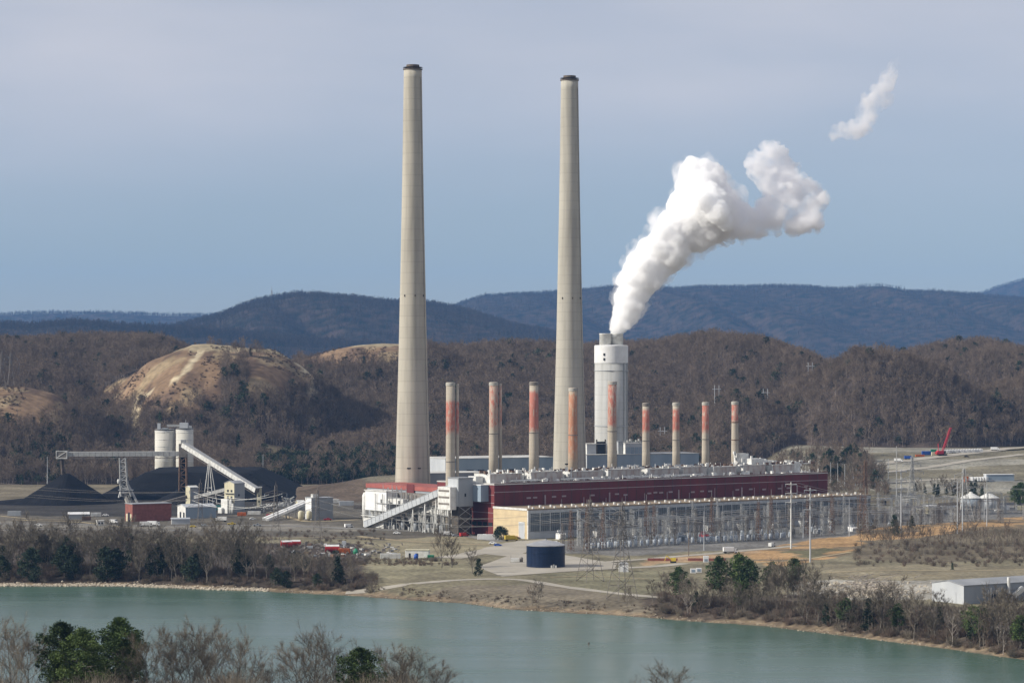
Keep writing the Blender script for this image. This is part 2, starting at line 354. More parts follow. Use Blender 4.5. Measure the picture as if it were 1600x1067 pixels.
def soil_col(X, Y):
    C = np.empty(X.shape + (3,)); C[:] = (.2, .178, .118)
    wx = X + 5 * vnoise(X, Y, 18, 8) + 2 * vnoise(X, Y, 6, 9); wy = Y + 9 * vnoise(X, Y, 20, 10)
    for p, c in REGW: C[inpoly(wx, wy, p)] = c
    far = Y > 2050; C[far] = (.17, .145, .1)
    ter = (X > 230) & (Y > 2100) & (Y < 2800); C[ter] = (.19, .17, .12)
    g = ter & (vnoise(X * .35, Y, 55, 12) > .25); C[g] = (.26, .245, .2)
    emb = (Y > 2050) & (Y < 2320) & (X < 40) & (X > -220); C[emb] = (.125, .095, .07)
    C[(vnoise(X, Y, 45, 14) > .2) & emb] = (.16, .14, .1)
    d = Y - shoreY(X)
    C[(d < 9 + 4 * vnoise(X, Y, 15, 11)) & (d > -100) & (Y > 880)] = (.265, .205, .135)
    C[(d < 4 + 2 * vnoise(X, Y, 10, 13)) & (d > -100) & (Y > 880)] = (.19, .145, .1)
    org = inpoly(wx, wy, REGW[9][0]) & (vnoise(X * .5, Y, 16, 15) > .1); C[org & (C[..., 0] > .3)] = (.2, .155, .1)
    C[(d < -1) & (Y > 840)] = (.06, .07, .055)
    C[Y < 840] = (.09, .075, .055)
    return C
xs = np.unique(np.concatenate([np.linspace(-14000, -470, 16), np.arange(-470, 500, 3.4), np.linspace(500, 14000, 16)]))
ys = np.unique(np.concatenate([np.linspace(-400, 840, 40), np.arange(840, 2500, 5.), np.geomspace(2500, 26000, 24)]))
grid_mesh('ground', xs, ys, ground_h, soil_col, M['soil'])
def gz(x, y): return float(ground_h(np.array([x]), np.array([y]))[0])
def GP(px, py):                             # stand on the ground at a photo pixel
    yy = np.arange(860., 3400., 1.5); xx = (px - 800) / FP * yy; zz = HC - (py - HZ) / FP * yy; gg = ground_h(xx, yy)
    k = np.nonzero((zz <= gg) & (yy > shoreY(xx)))[0]; i = int(k[0]) if len(k) else len(yy) - 1
    return (float(xx[i]), float(yy[i]), float(gg[i]))

# water
m = bpy.data.materials.new('lake_water'); m.use_nodes = True; t = m.node_tree; b = t.nodes['Principled BSDF']
b.inputs['Base Color'].default_value = (.066, .12, .09, 1); b.inputs['Roughness'].default_value = .27; b.inputs['IOR'].default_value = 1.33; b.inputs['Specular IOR Level'].default_value = .5
co = t.nodes.new('ShaderNodeTexCoord'); n1 = t.nodes.new('ShaderNodeTexNoise'); n1.inputs['Scale'].default_value = .9; n1.inputs['Detail'].default_value = 5
t.links.new(co.outputs['Object'], n1.inputs['Vector'])
n2 = t.nodes.new('ShaderNodeTexNoise'); n2.inputs['Scale'].default_value = .012; n2.inputs['Detail'].default_value = 3; t.links.new(co.outputs['Object'], n2.inputs['Vector'])
mr2 = t.nodes.new('ShaderNodeMapRange'); t.links.new(n2.outputs['Fac'], mr2.inputs[0]); mr2.inputs[1].default_value = .3; mr2.inputs[2].default_value = .7; mr2.inputs[3].default_value = .05; mr2.inputs[4].default_value = .13
bp = t.nodes.new('ShaderNodeBump'); bp.inputs['Distance'].default_value = .25; t.links.new(mr2.outputs[0], bp.inputs['Strength']); mp3 = t.nodes.new('ShaderNodeMapping'); mp3.inputs['Scale'].default_value = (.35, 1.6, 1); t.links.new(co.outputs['Object'], mp3.inputs[0]); n3 = t.nodes.new('ShaderNodeTexNoise'); n3.inputs['Scale'].default_value = .02; n3.inputs['Detail'].default_value = 4; t.links.new(mp3.outputs[0], n3.inputs['Vector']); r3 = t.nodes.new('ShaderNodeMapRange'); t.links.new(n3.outputs['Fac'], r3.inputs[0]); r3.inputs[1].default_value = .35; r3.inputs[2].default_value = .65; r3.inputs[3].default_value = .22; r3.inputs[4].default_value = .3; t.links.new(r3.outputs[0], b.inputs['Roughness']); t.links.new(n1.outputs['Fac'], bp.inputs['Height']); t.links.new(bp.outputs[0], b.inputs['Normal'])
MB().add([(-9000, 780, LAKE), (9000, 780, LAKE), (9000, 1700, LAKE), (-9000, 1700, LAKE)], [(0, 1, 2, 3)]).build('lake_water', m, kind='structure')

def ribbon(name, pts, w, m, up=.12, step=9):  # road or track draped on the ground, pts seen in the photo
    P = [Vector(GP(a, b)[:2]) for a, b in pts]; Q = []
    for a, b in zip(P[:-1], P[1:]):
        k = max(1, int((b - a).length / step)); Q += [a.lerp(b, i / k) for i in range(k)]
    Q.append(P[-1])
    for _ in range(3): Q = [Q[0]] + [(Q[i - 1] + 2 * Q[i] + Q[i + 1]) / 4 for i in range(1, len(Q) - 1)] + [Q[-1]]
    V = []; F = []; K = 4
    for i, q in enumerate(Q):
        d = (Q[min(i + 1, len(Q) - 1)] - Q[max(i - 1, 0)]).normalized(); n = Vector((-d.y, d.x)); ww = w * (1 + .12 * math.sin(i * 1.7))
        for j in range(K + 1):
            p = q + n * ww * (j / K - .5); V.append((p.x, p.y, gz(p.x, p.y) + up))
    for i in range(len(Q) - 1):
        for j in range(K): a = i * (K + 1) + j; F.append((a, a + 1, a + K + 2, a + K + 1))
    o = MB().add(V, F).build(name, m); o['kind'] = 'structure'; return o
def pad(name, pts, m, up=.1, z=None):
    P = [GP(a, b)[:2] for a, b in pts]
    cx = sum(p[0] for p in P) / len(P); cyy = sum(p[1] for p in P) / len(P)
    V = [(cx, cyy, gz(cx, cyy) + up)]; F = []
    ring = []
    for i in range(len(P)):
        a, b = P[i], P[(i + 1) % len(P)]
        for k in range(5): tt = k / 5; ring.append((a[0] + (b[0] - a[0]) * tt, a[1] + (b[1] - a[1]) * tt))
    n = len(ring)
    for kk in (.5, 1):
        for (x, y) in ring: xx = cx + (x - cx) * kk; yy = cyy + (y - cyy) * kk; V.append((xx, yy, gz(xx, yy) + up))
    for i in range(n):
        j = (i + 1) % n; F += [(0, 1 + i, 1 + j), (1 + i, 1 + n + i, 1 + n + j, 1 + j)]
    o = MB().add(V, F).build(name, m); o['kind'] = 'structure'; return o
ribbon('gravel_road', [(540, 927), (600, 921), (660, 912), (720, 905), (800, 903), (835, 908), (880, 917), (960, 927), (1040, 934)], 7, M['gravel'])
ribbon('gravel_road', [(780, 899), (840, 895), (900, 891), (970, 887), (1020, 887), (1070, 880)], 8, M['gravel'], .16)
ribbon('gravel_road', [(880, 884), (960, 877), (1040, 871), (1131, 863), (1190, 858), (1240, 853)], 7, M['gravel'], .14)
ribbon('gravel_road', [(700, 872), (760, 862), (800, 851), (830, 845)], 16, M['gravel'], .14)
ribbon('access_road', [(-40, 818), (100, 819), (260, 822), (420, 820), (560, 826), (700, 832), (780, 846)], 9, M['gravelgrey'], .14)
ribbon('access_road', [(-40, 829), (120, 827), (300, 829), (430, 828)], 6, M['gravelgrey'], .16)
ribbon('highway', [(-60, 756), (60, 753), (110, 752)], 12, M['gravel'], .2)
ribbon('highway', [(380, 750), (460, 747), (520, 745)], 16, M['gravel'], .3)
for pts_, w_ in (([(300, 838), (420, 842), (520, 838), (600, 842)], 3), ([(560, 884), (640, 880), (720, 878)], 2.5), ([(860, 902), (930, 899), (1010, 905)], 2.2), ([(560, 838), (640, 846), (720, 850), (780, 852)], 5), ([(20, 812), (120, 815), (200, 824)], 4), ([(420, 800), (480, 816), (560, 812)], 5), ([(1290, 895), (1380, 890), (1480, 893), (1620, 889)], 3), ([(1300, 902), (1400, 897), (1500, 900)], 2.2), ([(1180, 880), (1260, 874), (1330, 862)], 3), ([(0, 806), (60, 812), (160, 812)], 3)): ribbon('dirt_track', pts_, w_, M['tracksoil'], .13)
pad('tank_yard_pavement', [(745, 886), (792, 869), (850, 862), (900, 870), (965, 880), (960, 888), (900, 892), (830, 897), (785, 901)], M['gravel'], .1)
pad('loading_yard_pavement', [(760, 866), (790, 848), (850, 842), (880, 848), (850, 862), (800, 870)], M['gravel'], .1)
ribbon('terrace_road', [(1365, 727), (1420, 719), (1480, 712), (1560, 703), (1640, 697)], 14, M['gravel'], .3)
ribbon('terrace_road', [(1380, 738), (1450, 731), (1520, 719), (1600, 710)], 10, M['gravel'], .3)
ribbon('terrace_road', [(1290, 762), (1360, 757), (1420, 752), (1500, 748)], 9, M['gravel'], .3)

# ------------------------------------------------------------------ wooded hills and mountains
RID = [  # crest seen in the photo (ground under the trees), depth of the crest, front and back run
    ([(-400, 545), (-150, 540), (0, 537), (150, 536), (270, 543), (330, 566), (450, 572), (620, 566), (665, 550), (800, 544), (930, 550), (1000, 560), (1030, 560), (1100, 546), (1180, 548), (1250, 562), (1310, 584), (1345, 573), (1420, 558), (1490, 543), (1540, 540), (1600, 556), (1750, 560), (2000, 560)], 3350, 950, 1200),
    ([(100, 690), (130, 645), (165, 618), (230, 574), (290, 546), (310, 541), (350, 545), (400, 549), (430, 551), (460, 560), (485, 577), (520, 602), (560, 640), (600, 690)], 2850, 330, 330),
    ([(440, 590), (480, 557), (520, 545), (560, 538), (600, 534), (630, 535), (690, 552), (760, 590)], 3130, 330, 300),
    ([(960, 730), (1040, 690), (1100, 655), (1180, 622), (1250, 610), (1330, 596), (1400, 592), (1500, 600), (1650, 600), (1900, 600)], 2760, 400, 260),
    ([(-300, 600), (-100, 590), (0, 592), (50, 594), (100, 612), (150, 645), (210, 700)], 2640, 280, 260)]
RIDW = []
for p, Yc, wf, wb in RID:
    a = np.array(p, float); RIDW.append(((a[:, 0] - 800) / FP * Yc, HC - (a[:, 1] - HZ) / FP * Yc, Yc, wf, wb))
def hill_h(X, Y, parts=False):
    hs = []
    for xc, zc, Yc, wf, wb in RIDW:
        z = np.interp(X, xc, zc); yc = Yc + 60 * vnoise(X, X * 0, 260, 21)
        tt = np.where(Y < yc, (yc - Y) / wf, (Y - yc) / wb); tt = np.clip(tt, 0, 1.3)
        sh = np.where(tt < 1, .5 + .5 * np.cos(np.pi * tt), 0) * .75 + np.clip(1 - tt, 0, 1) * .25
        hs.append(np.where(tt < 1, (z + 4) * sh - 4, -4 - 20 * (tt - 1)))
    hs = np.array(hs); k = 8.0
    h = np.log(np.exp(np.clip(hs / k, -20, 60)).sum(0)) * k
    amp = np.clip((Y - 2400) / 300, 0, 1) * np.clip((h + 4) / 40, 0, 1)
    gully = np.abs(vnoise(X + .25 * Y, Y * .3, 170, 22)) * 56 - 22 + vnoise(X, Y, 60, 23) * 7
    crest = np.clip((h - .8 * np.interp(X, RIDW[0][0], RIDW[0][1])) / 30, 0, 1)
    h = h + gully * amp * (1 - .85 * crest)
    kn = np.clip(1 - np.abs(X + 290) / 190, 0, 1) * np.clip((Y - 2560) / 60, 0, 1) * np.clip((2900 - Y) / 60, 0, 1); h = h + kn * (6 * (np.abs(vnoise(X + .3 * Y, Y * .25, 34, 24)) - .4) + 2.5 * vnoise(X, Y, 14, 25))
    h = np.where(Y < 2420, h - (2420 - Y) * .1, h)
    kx = np.clip((X - 190) / 80, 0, 1); h = h - 70 * kx * np.clip((2690 - Y) / 160, 0, 1)
    return (h, hs) if parts else h
def cleared(X, Y):                          # mown power-line knolls
    px = 800 + FP * X / Y
    k = (Y > 2540) & (Y < 2960) & (px > 160) & (px < 492) & (vnoise(X, Y, 55, 31) > -.8)
    h = hill_h(X, Y); py = HZ + FP * (HC - h) / Y
    k &= (py < 638 - np.clip(px - 300, 0, 200) * .16 + 9 * vnoise(X, Y, 25, 32))
    k &= ~((px > 345) & (px < 388) & (py > 566))
    k2 = (Y > 2900) & (Y < 3200) & (px > 470) & (px < 660) & (py < 572 + 6 * vnoise(X, Y, 30, 33))
    k3 = (Y > 2400) & (Y < 2720) & (px > -50) & (px < 105) & (py < 665 + 6 * vnoise(X, Y, 30, 34))
    return k | k2 | k3
def meadow(X, Y):                           # tan clearings at the foot of the hills
    px = 800 + FP * X / Y
    return ((px > 408) & (px < 492) & (Y > 2490) & (Y < 2590)) | ((px > 545) & (px < 612) & (Y > 2520) & (Y < 2560)) | ((px > 1175) & (px < 1215) & (Y > 2470) & (Y < 2500)) | ((px > 340) & (px < 385) & (Y > 2500) & (Y < 2550))
def hill_col(X, Y):
    C = np.empty(X.shape + (3,)); C[:] = (.06, .047, .04)
    C[vnoise(X, Y, 80, 41) > .25] = (.075, .058, .048)
    k = cleared(X, Y); C[k] = (.215, .145, .09)
    C[k & (vnoise(X * 1.5, Y * .6, 16, 42) > .1)] = (.14, .095, .066); C[k & (vnoise(X, Y, 22, 43) > .35)] = (.27, .205, .125)
    px = 800 + FP * X / Y; h = hill_h(X, Y); py = HZ + FP * (HC - h) / Y
    # worn tracks climbing the knoll
    tx = np.interp(py, [540, 560, 585, 610, 625], [326, 305, 285, 245, 212]); C[(np.abs(px - tx) < 5) & (Y > 2600) & (Y < 2950)] = (.5, .42, .28); tx2 = np.interp(py, [549, 560, 572, 590], [428, 455, 474, 488]); C[(np.abs(px - tx2) < 5) & (Y > 2600) & (Y < 2950) & (px > 425)] = (.5, .42, .28)
    C[k & (py < 549) & (px < 480)] = (.34, .28, .18)
    C[(Y > 2990) & (py < 541) & (px > 470) & (px < 632)] = (.34, .28, .18)
    C[meadow(X, Y)] = (.25, .21, .125)
    return C
M['hillsoil'] = soil_mat('leaf_litter_and_dry_grass', .02, .15, (.75, 1.25), .6)
hx = np.unique(np.concatenate([np.arange(-1150, 1151, 9.), np.arange(-480, -100, 4.5)])); hy = np.arange(2330, 4500, 11.)
grid_mesh('hill', hx, hy, hill_h, hill_col, M['hillsoil'])

M['mountain'] = mat('mountain_woods', (.07, .05, .04), (.012, .016, .013), sc=.02, rough=1, bump=1, bsc=.02, detail=10, contrast=(.36, .64), spec=.05)
MTN = [
    ('far_mountain', [(1300, 480), (1440, 470), (1520, 461), (1560, 448), (1600, 437), (1700, 425), (1850, 440)], 20000, 2200),
    ('far_mountain', [(-300, 492), (0, 490), (120, 489), (230, 492), (330, 493), (500, 500), (700, 520)], 16000, 2400),
    ('mountain_ridge', [(640, 520), (700, 482), (760, 466), (800, 461), (870, 457), (930, 454), (960, 453), (1050, 452), (1150, 450), (1250, 451), (1350, 454), (1450, 457), (1530, 463), (1600, 468), (1800, 480)], 14000, 3800),
    ('mountain_ridge', [(220, 525), (300, 504), (345, 494), (400, 474), (440, 467), (470, 464), (520, 467), (560, 467), (620, 472), (680, 478), (740, 492), (820, 515), (900, 530)], 9500, 2200),
    ('low_ridge', [(-400, 512), (-100, 510), (0, 508), (60, 510), (120, 506), (180, 509), (260, 512), (340, 516), (420, 525), (600, 540)], 8000, 1300),
]
mtn_fn = []
for i, (nm, p, Yc, wf) in enumerate(MTN):
    a = np.array(p, float); xc = (a[:, 0] - 800) / FP * Yc; zc = HC - (a[:, 1] - HZ) / FP * Yc
    def zf(X, Y, xc=xc, zc=zc, Yc=Yc, wf=wf, i=i):
        z = np.interp(X, xc, zc); z = z + 7 * vnoise(X, X * 0, 170, 50 + i)
        tt = np.clip((Yc - Y) / wf, -1.2, 1.15); at = np.abs(tt)
        sh = np.where(at < 1, .55 + .45 * np.cos(np.pi * at), .1 - 2 * (at - 1))
        g = (np.abs(vnoise(X + .3 * Y, Y * .25, 330, 60 + i)) * 150 - 70 + 55 * vnoise(X + .2 * Y, Y * .5, 190, 61 + i)) * np.clip(at * 2.2, 0, 1) * np.clip(1.1 - at, 0, 1)
        return z * sh + g - 5
    x0, x1 = xc[0], xc[-1]
    grid_mesh(nm, np.linspace(x0, x1, 230), np.unique(np.concatenate([np.linspace(Yc - wf * 1.12, Yc + wf * .5, 90), np.linspace(Yc - 180, Yc + 120, 21)])), zf, None, M['mountain'])
    mtn_fn.append((zf, x0, x1, Yc))

# ------------------------------------------------------------------ trees
def rvec(r):
    return Vector((r.gauss(0, 1), r.gauss(0, 1), r.gauss(0, 1))).normalized()
def twig_tri(mb, p, d, L, w, r):
    s = d.cross(rvec(r)).normalized() * w * .5; q = p + d * L
    mb.add([p - s, p + s, q], [(0, 1, 2)])
def bare_tree(seed, H, spread=.33, limbs=12, sub=5, twigs=8, tw=.07, trunk_r=.2, low=.28, sides=5, twl=.13):
    r = random.Random(seed); tr = MB(); cr = MB(); pts = [Vector((0, 0, -.4))]; seg = 6
    for i in range(1, seg + 1):
        p = pts[-1] + Vector((r.gauss(0, .018) * H, r.gauss(0, .018) * H, H * .9 / seg)); pts.append(p)
    for i in range(seg): tr.bar(pts[i], pts[i + 1], trunk_r * (1 - .85 * i / seg), sides, trunk_r * (1 - .85 * (i + 1) / seg))
    for k in range(limbs):
        t = low + (.97 - low) * (k + r.random()) / limbs; f = t * seg; i = min(int(f), seg - 1); p = pts[i].lerp(pts[i + 1], f - i)
        az = k * 2.4 + r.random(); el = R(r.uniform(28, 62)); Ln = H * spread * (1.15 - .55 * t) * r.uniform(.8, 1.25) * 1.25
        d = Vector((math.cos(az) * math.cos(el), math.sin(az) * math.cos(el), math.sin(el)))
        q = p + d * Ln * .5; d2 = (d + Vector((0, 0, .45))).normalized(); e = q + d2 * Ln * .55
        lr = trunk_r * (1 - .8 * t) * .55
        tr.bar(p, q, lr, 4, lr * .65); tr.bar(q, e, lr * .65, 3, lr * .25)
        for j in range(sub):
            u = r.uniform(.25, 1); b0 = p.lerp(q, u * 2) if u < .5 else q.lerp(e, u * 2 - 1)
            sdv = (d2 * .8 + rvec(r) * .75 + Vector((0, 0, .3))).normalized(); sl_ = Ln * r.uniform(.25, .5); b1 = b0 + sdv * sl_
            cr.bar(b0, b1, max(lr * .3, tw * .5), 3, tw * .25)
            for n in range(twigs):
                tp = b0.lerp(b1, r.uniform(.15, 1)); td = (sdv * .7 + rvec(r) * .8 + Vector((0, 0, .35))).normalized()
                twig_tri(cr, tp, td, H * twl * r.uniform(.5, 1.1), tw, r)
    return tr, cr
def clump(mb, c, rad, n, s, r, flat=.7):
    for _ in range(n):
        d = rvec(r); rr = rad * (r.random() ** .45); p = c + Vector((d.x, d.y, d.z * flat)) * rr
        a = rvec(r); b = a.orthogonal().normalized(); k = s * r.uniform(.6, 1.3)
        q = (d + rvec(r) * .6).normalized()
        mb.add([p - b * k * .5, p + b * k * .5, p + q * k * 1.2], [(0, 1, 2)])
def pine_tree(seed, H, wid=.3, n=60, per=45, s=.55, low=.4, tr_r=.25, rad=1.3):
    r = random.Random(seed); tr = MB(); cr = MB(); pts = [Vector((0, 0, -.4))]
    for i in range(1, 6): pts.append(pts[-1] + Vector((r.gauss(0, .012) * H, r.gauss(0, .012) * H, H * .96 / 5)))
    for i in range(5): tr.bar(pts[i], pts[i + 1], tr_r * (1 - .17 * i), 6, tr_r * (1 - .17 * (i + 1)))
    for k in range(n):
        t = low + (1 - low) * (k + r.random()) / n; f = min(t * 5, 4.999); i = int(f); p = pts[i].lerp(pts[i + 1], f - i)
        u = (t - low) / (1 - low); prof = (math.sin(math.pi * min(1, u * .8 + .22)) ** .7)
        az = r.random() * 6.283; L_ = H * wid * prof * r.uniform(.35, 1.15)
        e = p + Vector((math.cos(az) * L_, math.sin(az) * L_, L_ * r.uniform(.1, .45)))
        tr.bar(p, e, tr_r * .22, 3, .03); clump(cr, e, rad * r.uniform(.7, 1.25), per, s, r)
        if r.random() < .5: clump(cr, p.lerp(e, .55), rad * .7, per // 2, s, r)
    return tr, cr
def cedar_tree(seed, H, wid=.24, n=70, per=20, s=.5):
    r = random.Random(seed); tr = MB(); cr = MB(); tr.bar((0, 0, -.4), (0, 0, H * .95), H * .012 + .05, 5, .03)
    for k in range(n):
        t = .06 + .92 * (k + r.random()) / n; az = r.random() * 6.283; L_ = H * wid * (1.02 - t) ** .75 * r.uniform(.45, 1.15)
        e = Vector((math.cos(az) * L_, math.sin(az) * L_, t * H + L_ * .15)); tr.bar((0, 0, t * H * .97), e, .04, 3, .02)
        clump(cr, e, H * .055 * r.uniform(.8, 1.4), per, s, r, .9)
    return tr, cr
def bush(seed, H, Wd, n=260, tw=.06, L=.8):
    r = random.Random(seed); mb = MB()
    for k in range(n // 9):
        az = r.random() * 6.283; el = R(r.uniform(35, 85)); d = Vector((math.cos(az) * math.cos(el), math.sin(az) * math.cos(el), math.sin(el)))
        p = Vector((r.gauss(0, .18) * Wd, r.gauss(0, .18) * Wd, -.2)); q = p + d * H * r.uniform(.6, 1); mb.bar(p, q, tw * .6, 3, tw * .25)
        for j in range(9): twig_tri(mb, p.lerp(q, r.uniform(.25, 1)), (d + rvec(r) * .8).normalized(), L * r.uniform(.5, 1.2), tw, r)
    return mb
def make_tree(kind, seed, H, m_tr, m_cr, **k):
    tr, cr = {'bare': bare_tree, 'pine': pine_tree, 'cedar': cedar_tree}[kind](seed, H, **k)
    return tr.mesh('trunk', m_tr), cr.mesh('crown', m_cr)
def plant(meshes, name, label, group, loc, sc=1, rz=None, cat='tree'):
    o = thing(name, label, cat, loc, random.uniform(0, 6.28) if rz is None else rz, group); o.scale = sc if isinstance(sc, tuple) else (sc, sc, sc)
    link('trunk', meshes[0], o); link('crown', meshes[1], o); return o

# instanced woods: one object each, sources kept out of the scene
def source(name, *parts):
    me = bpy.data.meshes.new(name); V = []; F = []; MI = []; mats = []
    for mb, mt in parts:
        n = len(V); V += mb.v; F += [tuple(i + n for i in q) for q in mb.f]; MI += [len(mats)] * len(mb.f); mats.append(mt)
    me.from_pydata(V, [], F)
    for mt in mats: me.materials.append(mt)
    me.polygons.foreach_set('material_index', MI); return bpy.data.objects.new(name, me)
def scatter(name, label, cat, pts, scale, idx, sources, kind='stuff', zs=None):
    c = bpy.data.collections.new(name + '_sources')
    for i, s in enumerate(sources): s.name = 'source_%02d_%s' % (i, s.name); c.objects.link(s)
    me = bpy.data.meshes.new(name); me.vertices.add(len(pts)); me.vertices.foreach_set('co', np.asarray(pts, float).ravel())
    def attr(n, t, v): a = me.attributes.new(n, t, 'POINT'); a.data.foreach_set('value', v)
    attr('sc', 'FLOAT', np.asarray(scale, float)); attr('rz', 'FLOAT', rng.uniform(0, 6.28, len(pts))); attr('idx', 'INT', np.asarray(idx, np.int32))
    attr('zs', 'FLOAT', rng.uniform(.82, 1.2, len(pts)) if zs is None else np.asarray(zs, float))
    o = link(name, me, kind=kind); tag(o, label, cat)
    g = bpy.data.node_groups.new(name, 'GeometryNodeTree'); g.interface.new_socket('Geometry', in_out='INPUT', socket_type='NodeSocketGeometry'); g.interface.new_socket('Geometry', in_out='OUTPUT', socket_type='NodeSocketGeometry')
    N = g.nodes.new; L = g.links.new; gi = N('NodeGroupInput'); go = N('NodeGroupOutput'); ip = N('GeometryNodeInstanceOnPoints'); ci = N('GeometryNodeCollectionInfo')
    ci.inputs['Collection'].default_value = c; ci.inputs['Separate Children'].default_value = True; ci.inputs['Reset Children'].default_value = True
    def na(n, t): k = N('GeometryNodeInputNamedAttribute'); k.data_type = t; k.inputs[0].default_value = n; return k.outputs[0]
    L(gi.outputs[0], ip.inputs['Points']); L(ci.outputs[0], ip.inputs['Instance']); ip.inputs['Pick Instance'].default_value = True; L(na('idx', 'INT'), ip.inputs['Instance Index'])
    cx = N('ShaderNodeCombineXYZ'); L(na('rz', 'FLOAT'), cx.inputs[2]); L(cx.outputs[0], ip.inputs['Rotation'])
    mu = N('ShaderNodeMath'); mu.operation = 'MULTIPLY'; s_ = na('sc', 'FLOAT'); L(s_, mu.inputs[0]); L(na('zs', 'FLOAT'), mu.inputs[1])
    c2 = N('ShaderNodeCombineXYZ'); L(s_, c2.inputs[0]); L(s_, c2.inputs[1]); L(mu.outputs[0], c2.inputs[2]); L(c2.outputs[0], ip.inputs['Scale']); L(ip.outputs[0], go.inputs[0])
    md = o.modifiers.new('scatter', 'NODES'); md.node_group = g; return o
far_src = []
for i in range(6):
    tr, cr = bare_tree(100 + i, 17, spread=.3, limbs=9, sub=4, twigs=6, tw=.15, trunk_r=.2, low=.3, sides=3, twl=.15); far_src.append(source('bare_forest_tree', (tr, M['trunkfar']), (cr, M['twigfar'])))
for i in range(2):
    tr, cr = pine_tree(120 + i, 18, n=26, per=9, s=1.5, low=.35, rad=1.7); far_src.append(source('forest_pine', (tr, M['trunkfar']), (cr, M['cedar'])))
tr, cr = cedar_tree(130, 13, n=40, per=7, s=1.3); far_src.append(source('forest_cedar', (tr, M['trunkfar']), (cr, M['cedar'])))
n = 92000
Y = np.sqrt(rng.uniform(2340 ** 2, 3560 ** 2, n)); X = rng.uniform(-.225, .225, n) * Y
h = hill_h(X, Y); px = 800 + FP * X / Y
keep = (h > gz(0, 2400) - 1.5) & ~cleared(X, Y) & ~meadow(X, Y) & ~((X > 215) & (Y < 2560) & (h < 32)) & (h + 2 > ground_h(X, Y))
keep &= rng.random(n) < np.where(Y > 3380, .5, 1)
X, Y, h, px = X[keep], Y[keep], h[keep], px[keep]
idx = rng.integers(0, 6, len(X)); ev = rng.random(len(X)) < (.015 + .07 * (vnoise(X, Y, 90, 71) > .5)); 
belt = (Y < 2490) & (((px > 400) & (px < 640)) | (px > 1180) | ((px > 20) & (px < 110)) ); ev |= belt & (rng.random(len(X)) < np.where(px < 200, .22, np.where(px < 640, .65, .25)))
idx[ev] = rng.integers(6, 9, ev.sum())
sc = rng.uniform(.5, .98, len(X)) * np.where(belt & ev, .8, 1)
scatter('hill_forest', 'leafless grey brown winter forest covering the hills behind the plant', 'forest', np.stack([X, Y, np.maximum(h, ground_h(X, Y)) - .3], 1), sc, idx, far_src)
# low scrub on the mown knolls
X = rng.uniform(-560, -90, 14000); Y = rng.uniform(2440, 3190, 14000); k = cleared(X, Y) & (vnoise(X, Y, 30, 77) > .12); X = X[k]; Y = Y[k]
scr = [source('knoll_scrub', (bush(140 + i, 2.4, 3.4, 120, .22, 1.4), M['twigwarm'])) for i in range(2)]
scatter('hill_scrub', 'low brown scrub on the mown power line knolls', 'scrub', np.stack([X, Y, hill_h(X, Y)], 1), rng.uniform(.3, .85, len(X)), rng.integers(0, 2, len(X)), scr)
# crest fringe of the mountains
P = []
for (zf, x0, x1, Yc), num in zip(mtn_fn, (1200, 2500, 5200, 4200, 4000)):
    X = rng.uniform(max(x0, -.22 * Yc), min(x1, .22 * Yc), num); Y = Yc + rng.uniform(-130, 60, num); P.append(np.stack([X, Y, zf(X, Y) - 1], 1))
for (zf, x0, x1, Yc), num, wf in zip(mtn_fn, (2000, 3000, 17000, 12000, 7000), (2000, 1500, 3400, 2000, 1100)):
    X = rng.uniform(max(x0, -.22 * Yc), min(x1, .22 * Yc), num); Y = Yc - wf * rng.random(num) ** 1.2; P.append(np.stack([X, Y, zf(X, Y) - 1], 1))
P = np.concatenate(P); m_src = []
for i in range(4):
    tr, cr = bare_tree(150 + i, 15, spread=.26, limbs=5, sub=3, twigs=4, tw=.55, trunk_r=.4, low=.04, sides=3, twl=.17); m_src.append(source('bare_ridge_tree', (tr, M['twigmtn']), (cr, M['twigmtn'])))
scatter('mountain_forest', 'bare winter woods covering the blue mountains and fringing their crests', 'forest', P, rng.uniform(.6, 1.5, len(P)), rng.integers(0, 4, len(P)), m_src)

# ------------------------------------------------------------------ haze and steam
def volume_mat(name, col, dens, aniso=0., noise=None):
    m = bpy.data.materials.new(name); m.use_nodes = True; t = m.node_tree; t.nodes.clear(); N = t.nodes.new; L = t.links.new
    o = N('ShaderNodeOutputMaterial'); v = N('ShaderNodeVolumePrincipled'); v.inputs['Color'].default_value = (*col, 1); v.inputs['Density'].default_value = dens; v.inputs['Anisotropy'].default_value = aniso
    L(v.outputs[0], o.inputs['Volume'])
    if noise:
        sc, lo, hi, det = noise
        c = N('ShaderNodeTexCoord'); n_ = N('ShaderNodeTexNoise'); n_.inputs['Scale'].default_value = sc; n_.inputs['Detail'].default_value = det; n_.inputs['Roughness'].default_value = .6; L(c.outputs['Object'], n_.inputs['Vector'])
        r_ = N('ShaderNodeMapRange'); L(n_.outputs['Fac'], r_.inputs[0]); r_.inputs[1].default_value = lo; r_.inputs[2].default_value = hi; r_.inputs[3].default_value = 0; r_.inputs[4].default_value = dens; L(r_.outputs[0], v.inputs['Density'])
    return m
hz = MB().box(-8500, 8500, -600, 24500, -18, 900).build('haze', volume_mat('haze_air', (.22, .5, 1.0), 2.7e-5, .0), kind='stuff')
tag(hz, 'blue air haze between the viewpoint and the mountains', 'haze', kind='stuff')

